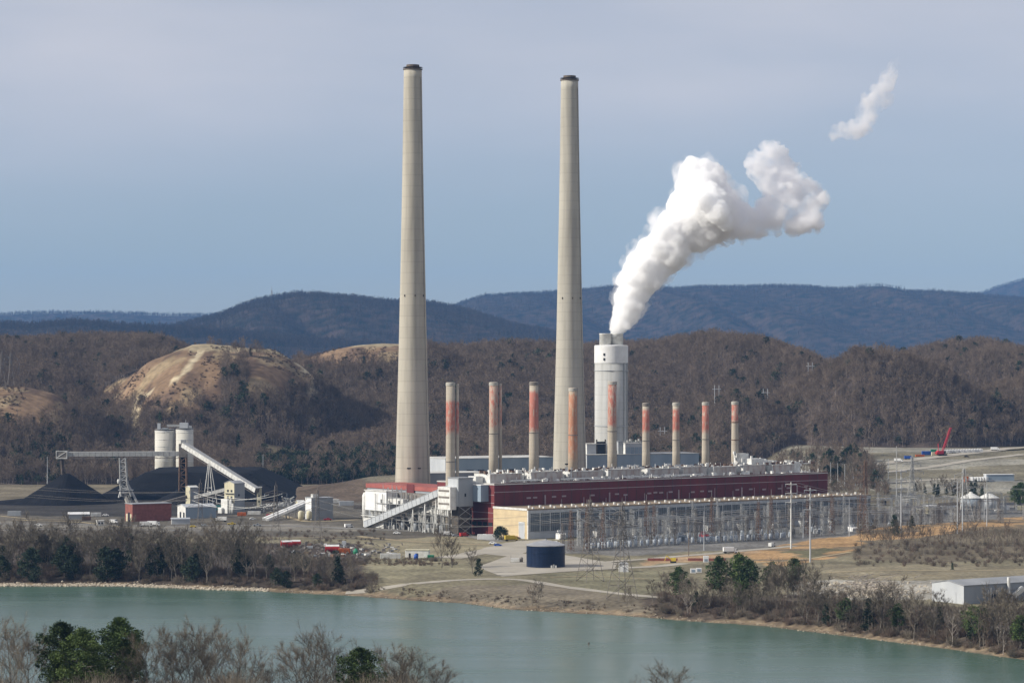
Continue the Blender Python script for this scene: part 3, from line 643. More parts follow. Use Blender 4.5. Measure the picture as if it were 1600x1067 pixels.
def puffs(name, label, path, Yc, m, voxel, disp, per=5, seed=0, squash=1.0):
    r = random.Random(seed); mb = MB()
    ico = bpy.data.meshes.new('ico'); import bmesh; bm = bmesh.new(); bmesh.ops.create_icosphere(bm, subdivisions=2, radius=1); bm.to_mesh(ico); bm.free()
    IV = [v.co.copy() for v in ico.vertices]; IF = [tuple(p.vertices) for p in ico.polygons]
    x0, z0 = XZ(path[0][0], path[0][1], Yc); base = Vector((x0, Yc, z0))
    for k, (px, py, pr) in enumerate(path):
        nx = path[min(k + 1, len(path) - 1)]
        for j in range(per):
            u = j / per; cx = px + (nx[0] - px) * u; cyy = py + (nx[1] - py) * u; rr = (pr + (nx[2] - pr) * u) / FP * Yc
            x, z = XZ(cx, cyy, Yc); c = Vector((x, Yc + r.gauss(0, .25) * rr, z)) - base
            mb.add([c + v * rr * .72 for v in IV], IF)
            for q in range(7):
                d = rvec(r); s_ = rr * r.uniform(.22, .42); cc = c + d * rr * .78; mb.add([cc + v * s_ for v in IV], IF)
    o = mb.build(name, m, kind='stuff'); o.location = base; tag(o, label, 'steam', kind='stuff')
    md = o.modifiers.new('merge', 'REMESH'); md.mode = 'VOXEL'; md.voxel_size = voxel; md.use_smooth_shade = True
    for i, (s_, st) in enumerate(disp):
        tx = bpy.data.textures.new(name + str(i), 'CLOUDS'); tx.noise_scale = s_; tx.noise_depth = 3
        dm = o.modifiers.new('billow', 'DISPLACE'); dm.texture = tx; dm.strength = st; dm.mid_level = .5; dm.texture_coords = 'LOCAL'
    return o
PLUME = [(963, 521, 9), (966, 510, 14), (975, 497, 19), (982, 483, 22), (985, 467, 25), (992, 449, 30), (1004, 430, 33), (1014, 410, 34), (1030, 392, 38), (1048, 376, 40), (1068, 362, 42), (1085, 340, 47), (1104, 322, 50), (1112, 330, 46), (1098, 298, 44), (1090, 280, 33), (1086, 271, 24)]
PLUME_B = [(1100, 340, 44), (1122, 338, 42), (1145, 345, 36), (1168, 347, 32), (1190, 343, 30), (1205, 336, 28)]
CLOUD = [(1205, 336, 20), (1216, 315, 22), (1208, 290, 22), (1192, 265, 22), (1180, 250, 16), (1200, 238, 16), (1218, 234, 12), (1225, 262, 20), (1240, 282, 26), (1258, 300, 28), (1268, 325, 30), (1262, 342, 26), (1240, 345, 22), (1255, 330, 28), (1275, 345, 18), (1245, 318, 24)]
WISP = [(1308, 209, 12), (1328, 204, 18), (1346, 196, 21), (1352, 180, 20), (1362, 165, 21), (1374, 152, 20), (1380, 138, 17), (1388, 122, 14), (1394, 106, 11), (1398, 98, 8)]
steamA = volume_mat('dense_steam', (.9995, .9995, 1), .42, 0)
steamB = volume_mat('thinner_steam', (.99, .99, 1), .3, .1, (.075, .36, .68, 7))
steamC = volume_mat('dissolving_steam', (.98, .98, 1), .2, .1, (.085, .38, .75, 7))
puffs('steam_plume', 'dense white steam plume rising from the scrubber stack', PLUME, 1960, steamA, .8, [(7, 3.5), (3.2, 2.4), (1.5, .8)], 4, 1)
steamH = volume_mat('thin_steam_edge', (.99, .99, 1), .14, .1, (.12, .42, .72, 6))
h_ = puffs('vapour_edge', '', [(a, b, c * 1.2) for a, b, c in PLUME[2:]], 1962, steamH, 1.6, [(10, 9), (4, 4)], 3, 4)
tag(h_, 'thin ragged vapour round the edge of the dense steam plume', 'steam', kind='stuff')
puffs('steam_cloud', 'ragged greyish steam cloud drifting right of the dense plume', PLUME_B + CLOUD, 1965, steamB, 1.4, [(12, 13), (4, 5)], 3, 2)
puffs('steam_wisp', 'small detached wisp of steam high in the sky at right', WISP, 1970, steamC, 1.3, [(9, 9), (3.5, 4)], 3, 3)

# ------------------------------------------------------------------ tall chimneys
def tall_chimney(label, px, pytop, Y, m):
    x = (px - 800) / FP * Y; H = XZ(px, pytop, Y)[1]
    o = thing('tall_chimney', label, 'chimney', (x, Y, 0))
    prof = [(12.6, 0), (12.1, 15), (11.55, 32), (10.75, 62), (9.9, 95), (9.05, 130), (8.2, 170), (7.35, 212), (6.65, 255), (6.05, H - 8), (6.0, H - 3)]
    MB().lathe(prof, 64).build('shaft', m, o, True)
    MB().lathe([(6.05, H - 3), (6.45, H - 2.9), (6.5, H - 2.2), (6.05, H - 2.1)], 48).build('rim', M['capsoot'], o)
    MB().lathe([(4.3, H - 2.4), (4.35, H + .5), (3.9, H + .55), (3.8, H - 2)], 32).build('flue_liner', M['capsoot'], o)
    r = MB()
    for i in range(24):
        a = 2 * math.pi * i / 24; c = (6.4 * math.cos(a), 6.4 * math.sin(a)); r.bar((*c, H - 2.2), (*c, H - 1.2), .05, 3)
    r.lathe([(6.4, H - 1.25), (6.45, H - 1.15)], 24).build('railing', M['capsoot'], o)
    for z in (150,):
        rr = np.interp(z, [p[1] for p in prof], [p[0] for p in prof])
        for a in (-2.2, -1.35, -.6):
            mb = MB(); c = Vector((math.cos(a) * (rr + .15), math.sin(a) * (rr + .15), z)); mb.box(c.x - .35, c.x + .35, c.y - .3, c.y + .3, z, z + 1.2); mb.build('warning_lamp', M['soot'], o)
    ld = MB(); a = -.5
    for k in range(9):
        p0, p1 = prof[k], prof[k + 1]
        for da in (-.03, .03): ld.bar((math.cos(a + da) * (p0[0] + .25), math.sin(a + da) * (p0[0] + .25), p0[1] + (4 if k == 0 else 0)), (math.cos(a + da) * (p1[0] + .25), math.sin(a + da) * (p1[0] + .25), p1[1]), .09, 3)
    ld.build('ladder_or_shade_bars', M['steel'], o)
    for k, a in enumerate((-1.75, -1.2)):
        for z in (20, 36): MB().box(math.cos(a) * 12.0 - 1.3, math.cos(a) * 12.0 + 1.3, math.sin(a) * 12.02 - .1 + (z - 20) * .03, math.sin(a) * 12.02 + .2 + (z - 20) * .03, z, z + .8).build('vent_slot', M['dark'], o)
    return o
CH = ((.48, .445, .37), (.385, .355, .295))
tall_chimney('taller looking tapered concrete chimney on the left behind the red roof', 645, 103, 1800, concrete_stack('left_chimney_concrete', *CH, 7.2, 305, .65))
tall_chimney('right hand tapered concrete chimney beside the white scrubber stack', 890, 120, 1874, concrete_stack('right_chimney_concrete', (.47, .445, .378), (.385, .36, .305), 6.4, 305, .65))

# scrubber stack
x, _ = XZ(955, 700, 1960)
o = thing('scrubber_stack', 'wide white capped concrete scrubber stack venting the steam plume', 'chimney', (x, 1960, 0))
MB().lathe([(12.0, 0), (12.0, 105.6)], 64).build('shaft', concrete_stack('scrubber_concrete', (.5, .5, .48), (.4, .4, .38), 5.5, 106, .5), o, True)
MB().lathe([(12.0, 105.6), (12.25, 105.7), (12.25, 118.2), (11.5, 118.6), (0, 118.9)], 64).build('collar', M['whiteclean'], o, False)
for k, (dx, dy) in enumerate(((-4.2, -1.5), (4.3, 1.0))): MB().lathe([(4.4, 118), (4.4, 126.3), (4.6, 126.4), (4.6, 127), (4.1, 127.05), (4.0, 120)], 40, dx, dy).build('flue', M['white'], o, True)
for z in (111, 107.6): MB().box(-6.1, -4.9, -11.5, -10.9, z, z + 1.7).build('window', M['dark'], o)
for z in (100, 60, 22): MB().lathe([(12.05, z), (12.5, z + .1), (12.5, z + .35), (12.05, z + .45)], 48).build('platform_ring', M['lgrey'], o)
MB().bar((9.0, -8.4, 0), (9.0, -8.4, 106), .35, 5).build('riser_pipe', M['galv'], o)
MB().bar((11.5, -4.6, 0), (11.5, -4.6, 106), .45, 5).build('riser_pipe', M['galv'], o)

# ------------------------------------------------------------------ the power house
CX, CYY = 9.7, 1633.0; UA = math.atan2(176, 230); UV = Vector((math.cos(UA), math.sin(UA))); VV = Vector((-UV.y, UV.x))
def SW(s, w): p = Vector((CX, CYY)) + UV * s + VV * w; return (p.x, p.y)
rr = random.Random(5)
th = thing('turbine_hall', 'long low turbine hall with cream end wall and blue grey glazed front', 'building', (CX, CYY, 0), UA)
MB().box(.3, 289.6, .3, 34.6, -1, 17.3).build('wall', M['mgrey'], th)
for i in range(5):                                            # cream end cladding in courses
    z0, z1 = i * 3.42, i * 3.42 + 3.36
    if i < 3: MB().box(0, .35, 9.2, 34.75, z0, z1).build('cladding_panel', M['cream'], th); MB().box(0, .35, 0.7, 3.1, z0, z1).build('cladding_panel', M['cream'], th)
    else: MB().box(0, .35, .7, 34.75, z0, z1).build('cladding_panel', M['cream'], th)
d = MB().box(-.1, .28, 3.6, 8.7, 0, 9.6).build('door', M['lgrey'], th)
MB().box(-.2, .3, 3.1, 3.6, 0, 10.1).build('door_frame', M['white'], d); MB().box(-.2, .3, 8.7, 9.2, 0, 10.1).build('door_frame', M['white'], d); MB().box(-.2, .3, 3.6, 8.7, 9.6, 10.1).build('door_frame', M['white'], d)
MB().box(-.15, .7, -.15, .7, 0, 18).build('corner_trim', M['white'], th)
MB().box(-.25, 290, -.25, 34.85, 17.3, 18.1).build('roof', M['roofbrown'], th)
MB().box(-.4, .3, .7, 34.85, 17.1, 18.4).build('parapet', M['white'], th)
MB().box(.7, 289.8, -.3, .3, 15.4, 17.25).build('fascia', M['mullion'], th)
MB().box(.7, 289.6, -.5, .3, 0, 4.3).build('plinth', M['lgrey'], th)
NB = 37; bw = (289.6 - 1.2) / NB; pane = None
for i in range(NB):
    s0 = 1.2 + i * bw
    if pane is None: pane = MB().box(.35, bw - .05, -.12, .25, 4.3, 15.4).mesh('glazed_bay', M['glazing']); mul = MB().box(-.3, .3, -.45, .3, 4.3, 15.4).mesh('mullion', M['mullion']); bars = MB()
    if i == 0:
        for k in range(1, 5): bars.box(.35 + k * (bw - .4) / 5 - .06, .35 + k * (bw - .4) / 5 + .06, -.2, -.1, 4.3, 15.4)
        for z in (8, 11.7): bars.box(.35, bw - .05, -.2, -.1, z, z + .12)
        barm = bars.mesh('glazing_bar', M['mgrey'])
    p = link('glazed_bay', pane, th, (s0, 0, 0)); link('glazing_bar', barm, p); link('mullion', mul, th, (s0, 0, 0))
vent = MB().box(-.55, .55, -.55, .55, 17.9, 19.5).mesh('roof_vent', M['white'])
for i in range(34):
    link('roof_vent', vent, th, (5 + i * 8.4, 1.6, -.4)); link('roof_vent', vent, th, (9 + i * 8.4, 10.5, 0))

bh = thing('boiler_house', 'long maroon clad boiler house behind the turbine hall', 'building', (CX, CYY, 0), UA)
MB().box(1, 284, 35.1, 95, -1, 31.2).build('wall', M['maroon'], bh)
MB().box(.8, 284.3, 34.9, 95.2, 31.2, 31.9).build('roof', M['roofwhite'], bh)
MB().box(1, 284.1, 34.85, 35.1, 26.6, 27.0).build('trim_band', M['trim'], bh)
MB().box(.75, 284.3, 34.85, 35.3, 31.9, 32.3).build('parapet', M['maroon'], bh)
jm = MB().box(0, .22, 34.98, 35.13, 18.2, 31.1).mesh('panel_joint', M['soot'])
for i in range(36): link('panel_joint', jm, bh, (8.5 + i * 7.6, 0, 0))
lv = MB().box(0, 3.2, 34.8, 35.1, 22.2, 23.2).mesh('louver', M['trim'])
for s in (26, 31, 46, 54, 77, 97, 104, 124, 129, 134, 142, 161, 169, 176, 200, 212, 224, 238, 246, 262): link('louver', lv, bh, (s, 0, rr.uniform(-.6, .2)))
for s in (40, 92, 150, 205, 255): MB().box(s, s + 1, 34.7, 35.1, 18.1, 24).build('downpipe', M['trim'], bh)
for (s, h_) in ((52, 4), (70, 5), (88, 3.5), (104, 5), (120, 6), (139, 6.5), (158, 5), (180, 8), (196, 5), (215, 7), (240, 9), (262, 6)): MB().bar((s, 33, 18), (s, 33, 18 + h_ * .8), .25, 5).build('exhaust_pipe', M['trim'], bh)
for i in range(6): MB().box(.7, 1.05, 37 + i * 5.5, 41 + i * 5.5, 6, 8.2).build('louver', M['dark'], bh)
for z in (14, 20, 25): MB().box(.85, 1.02, 35.2, 60, z, z + .25).build('trim_band', M['trim'], bh)
STK = [(710, 599, 94.0, 2.75), (773, 598, 94, 2.75), (836, 598, 94, 2.85), (897, 607, 90, 2.75), (958, 597, 94, 2.75), (1011, 630, 79.6, 2.3), (1058, 630, 79.6, 2.25), (1104, 629, 79.6, 2.25), (1150, 628, 79.8, 2.25)]
stk_s = [-2.5, 31.3, 63.6, 95.6, 128.5, 157.5, 183.8, 210, 236.6]
for i in range(9):                                            # precipitator housings on the roof; sun painted into white ends, shade into grey fronts
    s0 = stk_s[i] + 7 if i else 6; L_ = 25 if i < 5 else 20
    k = bh
    MB().box(s0, s0 + L_, 46, 62, 31.8, 37.2 + .5 * (i % 2)).build('roof_housing', M['precip'], k)
    MB().box(s0 - .3, s0, 45.8, 62.2, 31.8, 37.4).build('housing_lit_end', M['white'], k)
    MB().box(s0 - 6.5, s0 - 1.2, 52, 60, 31.8, 36).build('duct', M['white'], k)
    MB().box(s0 - .4, s0 + L_ + .4, 45.6, 62.4, 37.2 + .5 * (i % 2), 37.6 + .5 * (i % 2)).build('housing_roof', M['roofwhite'], k)
cl = MB()
for i in range(560):
    s = rr.uniform(4, 282); w = rr.uniform(37, 90); z = 31.9 if w < 45 or w > 63 else 37.5
    a = rr.choice((.5, .8, 1.2, 1.8)); hgt = rr.uniform(.5, 2.4)
    if rr.random() < .3: cl.bar((s, w, z), (s, w, z + hgt * 1.4), .25, 5, cap=True)
    else: cl.box(s, s + a * rr.uniform(.6, 2.5), w, w + a, z, z + hgt)
for s in (20, 60, 110, 150): cl.bar((s, 44, 33), (s + 30, 44, 33), .5, 6)
cl.build('roof_clutter', M['white'], bh, kind='stuff')
cl = MB()
for i in range(300): s = rr.uniform(4, 282); w = rr.uniform(44, 70); z = 37.4 if 47 < w < 62 else 31.9; cl.box(s, s + rr.uniform(.6, 3), w, w + .7, z, z + rr.uniform(.4, 1.9))
cl.build('roof_clutter', M['rust'], bh, kind='stuff')
rl = MB()
for i in range(72): rl.bar((2 + i * 3.9, 35.6, 32.2), (2 + i * 3.9, 35.6, 33.3), .06, 3)
rl.bar((2, 35.6, 33.3), (283, 35.6, 33.3), .06, 3); rl.build('roof_railing', M['white'], bh)
# part-demolished housings at the far end of the roof
for i, (s, w, L_, D, h_) in enumerate(((228, 50, 12, 10, 10), (243, 56, 14, 9, 8), (262, 48, 9, 12, 7), (272, 60, 10, 8, 5), (232, 66, 8, 6, 13))):
    q = MB(); q.box(s, s + L_, w, w + D, 31.8, 31.8 + h_)
    for k in range(16): q.box(*(lambda a, b_, c: (a, a + rr.uniform(.6, 2.4), b_, b_ + 1, c, c + rr.uniform(.6, 2.2)))(s + rr.uniform(-2, L_), w + rr.uniform(-1, D), 31.8 + h_ * rr.uniform(.5, 1)))
    q.build('roof_plant', M['white'], bh)

labs = ['leftmost small chimney with red paint and a slim pipe alongside', 'second small chimney, mostly bare concrete, with slim red pipe alongside', 'third small chimney with long unbroken red painted upper half',
        'small chimney with orange faded paint standing before the right concrete chimney', 'small chimney with red and white flaking paint before the scrubber stack', 'shorter chimney with red band just right of the scrubber stack',
        'shorter red topped chimney before the end of the blue grey building', 'second chimney from the right with red upper half', 'rightmost small chimney with narrow dark ring and red band']
PT = [(63, 82, .28, 7), (66, 92, .95, 10), (63, 88, .05, 6), (46, 86, .3, 14), (65, 93.5, .62, 4), (61, 75, .15, 5), (61, 75, .2, 5), (60, 78.5, .3, 7), (66, 78, .6, 4)]
for i, (px, py, H, r0) in enumerate(STK):
    x, y = SW(stk_s[i], 76); o = thing('small_chimney', labs[i], 'chimney', (x, y, 31.9 if i else 0), 0, 'row of small chimneys on the boiler house')
    zb = 31.9 if i else 0; h_ = H - zb; p = PT[i]
    mt = concrete_stack('small_chimney_concrete', (.46, .41, .33) if i != 3 else (.48, .37, .26), (.36, .31, .25), 3.1, h_, .45, (p[0] - zb, p[1] - zb, (.42, .165, .125) if i != 3 else (.44, .215, .13), p[2] * .6, p[3]))
    MB().lathe([(r0 * 1.14, -.3), (r0 * 1.1, h_ * .3), (r0 * 1.02, h_ * .7), (r0, h_)], 32).build('shaft', mt, o, True)
    MB().lathe([(r0 + .03, h_ - 2.2), (r0 + .22, h_ - 2.1), (r0 + .22, h_ - .3), (r0 - .5, h_ + .1), (r0 - .6, h_ - 1.5)], 32).build('rim', M['concrete'] if i not in (2, 5) else M['steel'], o)
    if i in (0, 1): MB().lathe([(.95, -.3), (.9, h_ - 1)], 14, r0 + 1.6, .6).build('side_pipe', mt, o, True)
    else:
        ld = MB(); ld.bar((r0 * 1.12 + .3, .3, 0), (r0 + .3, .3, h_), .12, 3); ld.bar((r0 * 1.12 + .3, -.4, 0), (r0 + .3, -.4, h_), .12, 3); ld.build('ladder_or_shade_bars', M['steel'], o)  # dark bars added on the right side, standing in for a sliver of shade
    for z in ((h_ * .47,) if i != 8 else (h_ * .45, h_ * .7)): MB().lathe([(r0 * 1.06, z), (r0 * 1.06 + .3, z + .1), (r0 * 1.06 + .3, z + .5), (r0 * 1.06, z + .6)], 28).build('steel_band', M['rust'] if i == 8 else M['steel'], o)
    MB().box(-r0 * 1.25, r0 * 1.25, -r0 * 1.25, r0 * 1.25, -.2, 1.6).build('plinth', M['concrete'], o) if i else None

# generic buildings: near corner at origin, x runs along the shaded front, y along the lit end; many fronts take a darker material, shade put into colour
def building(name, label, px, py, L_, D, H, m_front, m_end, m_roof, rz=None, gable=0, cat='building', doors=(), windows=(), loc=None, slope=0):
    o = thing(name, label, cat, loc or GP(px, py), UA if rz is None else rz)
    if gable:
        MB().extx([(0, -.6), (D, -.6), (D, H), (D / 2, H + gable), (0, H)], .12, L_).build('wall', m_front, o)
        MB().extx([(.02, -.6), (D - .02, -.6), (D - .02, H), (D / 2, H + gable - .02), (.02, H)], 0, .11).build('end_wall', m_end, o)
        e = .35; MB().extx([(-e, H - .1), (D / 2, H + gable + .02), (D + e, H - .1), (D + e, H + .2), (D / 2, H + gable + .35), (-e, H + .2)], -e, L_ + e).build('roof', m_roof, o)
    else:
        MB().box(.12, L_, .0, D, -.6, H).build('wall', m_front, o); MB().box(0, .11, .02, D - .02, -.6, H - .02).build('end_wall', m_end, o)
        MB().add([(-.3, -.3, H), (L_ + .3, -.3, H), (L_ + .3, D + .3, H + slope), (-.3, D + .3, H + slope), (-.3, -.3, H + .4), (L_ + .3, -.3, H + .4), (L_ + .3, D + .3, H + .4 + slope), (-.3, D + .3, H + .4 + slope)],
                 [(3,2,1,0),(4,5,6,7),(0,1,5,4),(1,2,6,5),(2,3,7,6),(3,0,4,7)]).build('roof', m_roof, o)
    for (face, a, b_, z0, z1, mt) in doors:
        (MB().box(-.12, .05, a, b_, z0, z1) if face == 'e' else MB().box(a, b_, -.12, .05, z0, z1)).build('door', mt, o)
    for (face, a, b_, z0, z1, mt) in windows:
        w_ = (MB().box(-.1, .05, a, b_, z0, z1) if face == 'e' else MB().box(a, b_, -.1, .05, z0, z1)).build('window', mt, o)
        (MB().box(-.18, -.05, a - .1, b_ + .1, z0 - .2, z0 - .02) if face == 'e' else MB().box(a - .1, b_ + .1, -.18, -.05, z0 - .2, z0 - .02)).build('sill', M['concrete'], w_)
    return o

# scrubber buildings behind the power house
def on(Y, px): return ((px - 800) / FP * Y, Y, 0)
def flat_building(name, label, px0, px1, pyt, Y, D, m_front, m_end, m_roof, rz, openings=(), loc=None):
    """block whose front runs from px0 to px1"""
    a = Vector(((px0 - 800) / FP * Y, Y)); d = Vector((math.cos(rz), math.sin(rz)))
    k = (px1 - 800) / FP; L_ = (k * Y - a.x) / (d.x - k * d.y); H = XZ(px0, pyt, Y)[1]
    o = building(name, label, 0, 0, L_, D, H, m_front, m_end, m_roof, rz, loc=(a.x, a.y, 0))
    for (s0, s1, z0, z1, mt) in openings: MB().box(s0, s1, -.15, .1, z0, z1).build('doorway', mt, o)
    return o
rzb = R(24)
flat_building('scrubber_building', 'long blue grey scrubber building left of and behind the right concrete chimney', 696, 866, 717, 1985, 40, M['bgrey'], M['lgrey'], M['roofwhite'], rzb, [(17, 22.5, 20, 27, M['dark']), (26, 31, 20, 27, M['dark']), (49, 55, 20.5, 27, M['dark']), (60, 64, 20.5, 27, M['dark'])])
flat_building('scrubber_building', 'plain blue grey building in front of the scrubber stack with pale roof edge', 917, 1092, 711, 1925, 26, M['bgrey'], M['lgrey'], M['roofwhite'], rzb)
flat_building('fan_house', 'grey block with white left end right of the left concrete chimney', 664, 760, 740, 1835, 26, M['mgrey'], M['white'], M['roofwhite'], R(20))
o = flat_building('absorber_house', 'pale glazed absorber house with sloping side right of the scrubber stack base', 977, 1014, 693, 1938, 14, M['lgrey'], M['white'], M['roofwhite'], rzb)
w_ = MB(); L_ = 17.6
MB().extr([(L_ + .2, 22), (L_ + 9.5, 22), (L_ + .2, 47)], .2, 13.5).build('sloping_wing', M['lgrey'], o)
for i in range(5):
    for j in range(2): MB().box(.8 + i * 3.4, 3.8 + i * 3.4, -.12, .1, 31 + j * 8, 37.5 + j * 8).build('window', M['bgrey'], o)
for i in range(7): MB().box(1.5 + i * 2.3, 2.6 + i * 2.3, 4, 6, 48, 49.5 + (i % 3) * .8).build('roof_vent', M['galv'], o)
o = flat_building('duct_house', 'small pale duct house with big dark opening left of the scrubber stack base', 917, 948, 694, 1935, 12, M['lgrey'], M['white'], M['roofwhite'], rzb, [(8.2, 14.2, 33, 49.5, M['dark'])])
MB().box(7.4, 8.2, -.3, .3, 30, 51).build('door_frame', M['soot'], o); MB().box(14.2, 15, -.3, .3, 30, 51).build('door_frame', M['soot'], o)
flat_building('inlet_duct_tower', 'narrow grey duct tower against right side of scrubber stack', 966, 973, 690, 1940, 8, M['mgrey'], M['lgrey'], M['roofgrey'], rzb)

# red wing and precipitator steelwork on the left end
wg = thing('red_roofed_wing', 'low red roofed wing at the left end of the plant before the tall chimney', 'building', (CX, CYY, 0), UA)
MB().box(3, 30, 96, 176, -1, 24.5).build('wall', M['mgrey'], wg)
MB().box(2.4, 31, 95.6, 177, 24.5, 27.2).build('roof', M['redroof'], wg)
MB().box(2.0, 2.4, 122, 130, 22.5, 28.5).build('roof_hatch', M['maroon'], wg)
for i in range(9): MB().box(2.2, 3, 98 + i * 8.6, 104 + i * 8.6, 14, 20).build('window', M['glass'], wg)
pc = thing('precipitator', 'white precipitator casing on steel legs at the left end of the plant', 'machinery', (*SW(-9, 159), 0), UA)
MB().box(0, 9, -22, 2, 11, 23.5).build('casing', M['whiteclean'], pc)
MB().box(-.6, 9.6, -22.6, 2.6, 23.5, 24).build('roof', M['white'], pc)
for i in range(5): MB().lathe([(.4, 7), (2.2, 11)], 8, 3.5, -20 + i * 4.6).build('hopper', M['white'], pc)
mb = MB()
for i in range(6):
    for xx in (.5, 8.5): mb.bar((xx, -22 + i * 4.8, 0), (xx, -22 + i * 4.8, 9.5), .28, 4)
mb.build('leg_frame', M['galv'], pc)
MB().box(-2, 0, -24, 4, 7.2, 7.5).build('walkway', M['white'], pc); MB().box(-1.5, 8, -21, 2, 0, 6).build('lower_casing', M['white'], pc)
MB().lathe([(2, 4), (2.2, 12), (2.2, 20), (1.2, 22)], 14, 3, 6).build('vessel', M['white'], pc, True)
mb = MB()
for i in range(7): mb.bar((-2, -24 + i * 4.6, 7.5), (-2, -24 + i * 4.6, 8.7), .06, 3)
mb.bar((-2, -24, 8.7), (-2, 4, 8.7), .06, 3); mb.build('handrail', M['galv'], pc)
sf = thing('duct_steelwork', 'open steel frame with white flue ducts between precipitator and head house', 'machinery', (*SW(-10, 60), 0), UA)
for i in range(12):
    for xx in (0, 9): MB().bar((xx, i * 8, 0), (xx, i * 8, 22 if i > 5 else 16), .3, 4).build('column', M['galv'], sf)
mb = MB()
for z in (6, 11, 16):
    for xx in (0, 9): mb.bar((xx, 0, z), (xx, 88, z), .22, 4)
    for i in range(12): mb.bar((0, i * 8, z), (9, i * 8, z), .18, 4)
mb.build('beam_grid', M['galv'], sf)
mb = MB()
for i in range(11):
    for z in (0, 6, 11):
        if rr.random() < .6: mb.bar((0, i * 8, z), (0, i * 8 + 8, z + 5), .12, 3)
mb.build('bracing', M['steel'], sf)
for i, (y0, y1, z) in enumerate(((4, 34, 12.5), (36, 58, 13), (60, 84, 17.5))): MB().obox((4.5, y0, z), (4.5, y1, z + (1.5 if i == 0 else 0)), 5, 3.6).build('flue_duct', M['white'], sf)
for i in range(5): MB().obox((4.5, 8 + i * 15, 5), (4.5, 12 + i * 15, 12), 3, 3).build('duct_bend', M['white'] if i % 2 else M['galv'], sf)
for i in range(6): MB().lathe([(1.6, 0), (1.6, 4.5), (.6, 5.5)], 12, 3, 5 + i * 14).build('fan_casing', M['mgrey'], sf, True)
mb = MB()
for i in range(140):
    y = rr.uniform(-2, 90); z = rr.choice((6.2, 11.2, 16.2, 0, 0)); a = rr.uniform(.4, 1.6); xx = rr.uniform(-1, 9); mb.box(xx, xx + a, y, y + a * 1.5, z, z + rr.uniform(.6, 3))
mb.build('pipework', M['galv'], sf, kind='stuff')
MB().box(9.5, 12.6, 0, 88, 0, 23).build('backing_wall', M['steel'], sf)
lt = MB()
for i in range(5):
    y = 62 + i * 5; lt.bar((2, y, 16), (2, y, 27 + rr.uniform(-1, 2)), .25, 4); lt.bar((6, y, 16), (6, y, 26), .25, 4)
for z in (20, 23.5): lt.bar((2, 62, z), (2, 82, z), .2, 4)
lt.build('upper_steel', M['galv'], sf)

# inclined coal conveyor up to the head house
def gallery(name, label, p, q, w, h, mats, npan, parent_kind='conveyor', bents=(), roof=None):
    p = Vector(p); q = Vector(q); base = Vector((p.x, p.y, gz(p.x, p.y))); o = thing(name, label, parent_kind, base)
    a, b_ = p - base, q - base
    MB().obox(a, b_, w * .96, h * .9, 0).build('casing', mats[0], o)
    for i in range(npan):
        u0, u1 = i / npan, (i + .93) / npan; MB().obox(a.lerp(b_, u0), a.lerp(b_, u1), w * 1.02, h * .94, .02).build('side_panel', mats[1], o)
    MB().obox(a, b_, w * 1.08, .18, h / 2 + .1).build('roof', roof or mats[1], o)
    tr = MB(); d = (b_ - a)
    for s_ in (-1, 1):
        n_ = Vector((d.y, -d.x, 0)).normalized() * s_ * w * .48; dn = Vector((0, 0, -h * .5 - 1.5)); K = max(4, npan // 2)
        tr.bar(a + n_ + dn, b_ + n_ + dn, .16, 4)
        for i in range(K): tr.bar(a.lerp(b_, i / K) + n_ + dn, a.lerp(b_, (i + .5) / K) + n_ + Vector((0, 0, -h * .5)), .1, 3); tr.bar(a.lerp(b_, (i + .5) / K) + n_ + Vector((0, 0, -h * .5)), a.lerp(b_, (i + 1) / K) + n_ + dn, .1, 3)
    tr.build('truss', mats[2], o)
    for (u, spread) in bents:
        c = a.lerp(b_, u); g = gz(base.x + c.x, base.y + c.y) - base.z; dd = d.normalized(); n_ = Vector((d.y, -d.x, 0)).normalized()
        for s_ in (-1, 1):
            for e in (-1, 1): MB().bar((c.x + n_.x * s_ * w * .45, c.y + n_.y * s_ * w * .45, c.z - h * .5 - 1), (c.x + n_.x * s_ * w * .6 + dd.x * e * spread, c.y + n_.y * s_ * w * .6 + dd.y * e * spread, g), .26, 4).build('support_leg', mats[3] if len(mats) > 3 else M['galv'], o)
    return o
hp = SW(-12, 55)
g0 = GP(574, 823)
gallery('conveyor_gallery', 'pale inclined coal conveyor gallery climbing from the ground to the head house', (g0[0], g0[1], 1.5), (hp[0], hp[1], 30.5), 5.4, 4.2, (M['soot'], M['lgrey'], M['soot'], M['white']), 22, bents=((.32, 0), (.55, 1.5), (.68, 1.5), (.8, 1.5)))
MB_ = thing('head_house', 'grey conveyor head house tower against the red end wall', 'building', (hp[0], hp[1], 0), UA)
MB().box(-4, 7, -6, 5, 18, 35.2).build('wall', M['mgrey'], MB_); MB().box(-4.25, -4, -5.5, 4.8, 18.3, 34.9).build('end_wall', M['lgrey'], MB_)
MB().box(-4.4, 7.4, -6.4, 5.4, 35.2, 35.7).build('roof', M['roofgrey'], MB_)
MB().box(7, 14, -14, 4, 21, 31).build('transfer_bridge', M['bgrey'], MB_); MB().box(6.8, 14.2, -14.3, 4.3, 31, 31.4).build('bridge_roof', M['whiteclean'], MB_)
MB().box(-9, -4.3, -4, 9, 16, 30).build('stair_tower', M['white'], MB_)
for z in (19, 23, 27): MB().box(-9.15, -9, -3, 8, z, z + 1.2).build('window', M['steel'], MB_)
for (xx, yy) in ((-3.5, -5.5), (6.5, -5.5), (-3.5, 4.5), (6.5, 4.5), (-8.5, 8.5), (-8.5, -3.5)): MB().bar((xx, yy, 0), (xx, yy, 18), .35, 4).build('column', M['soot'], MB_)
mb = MB()
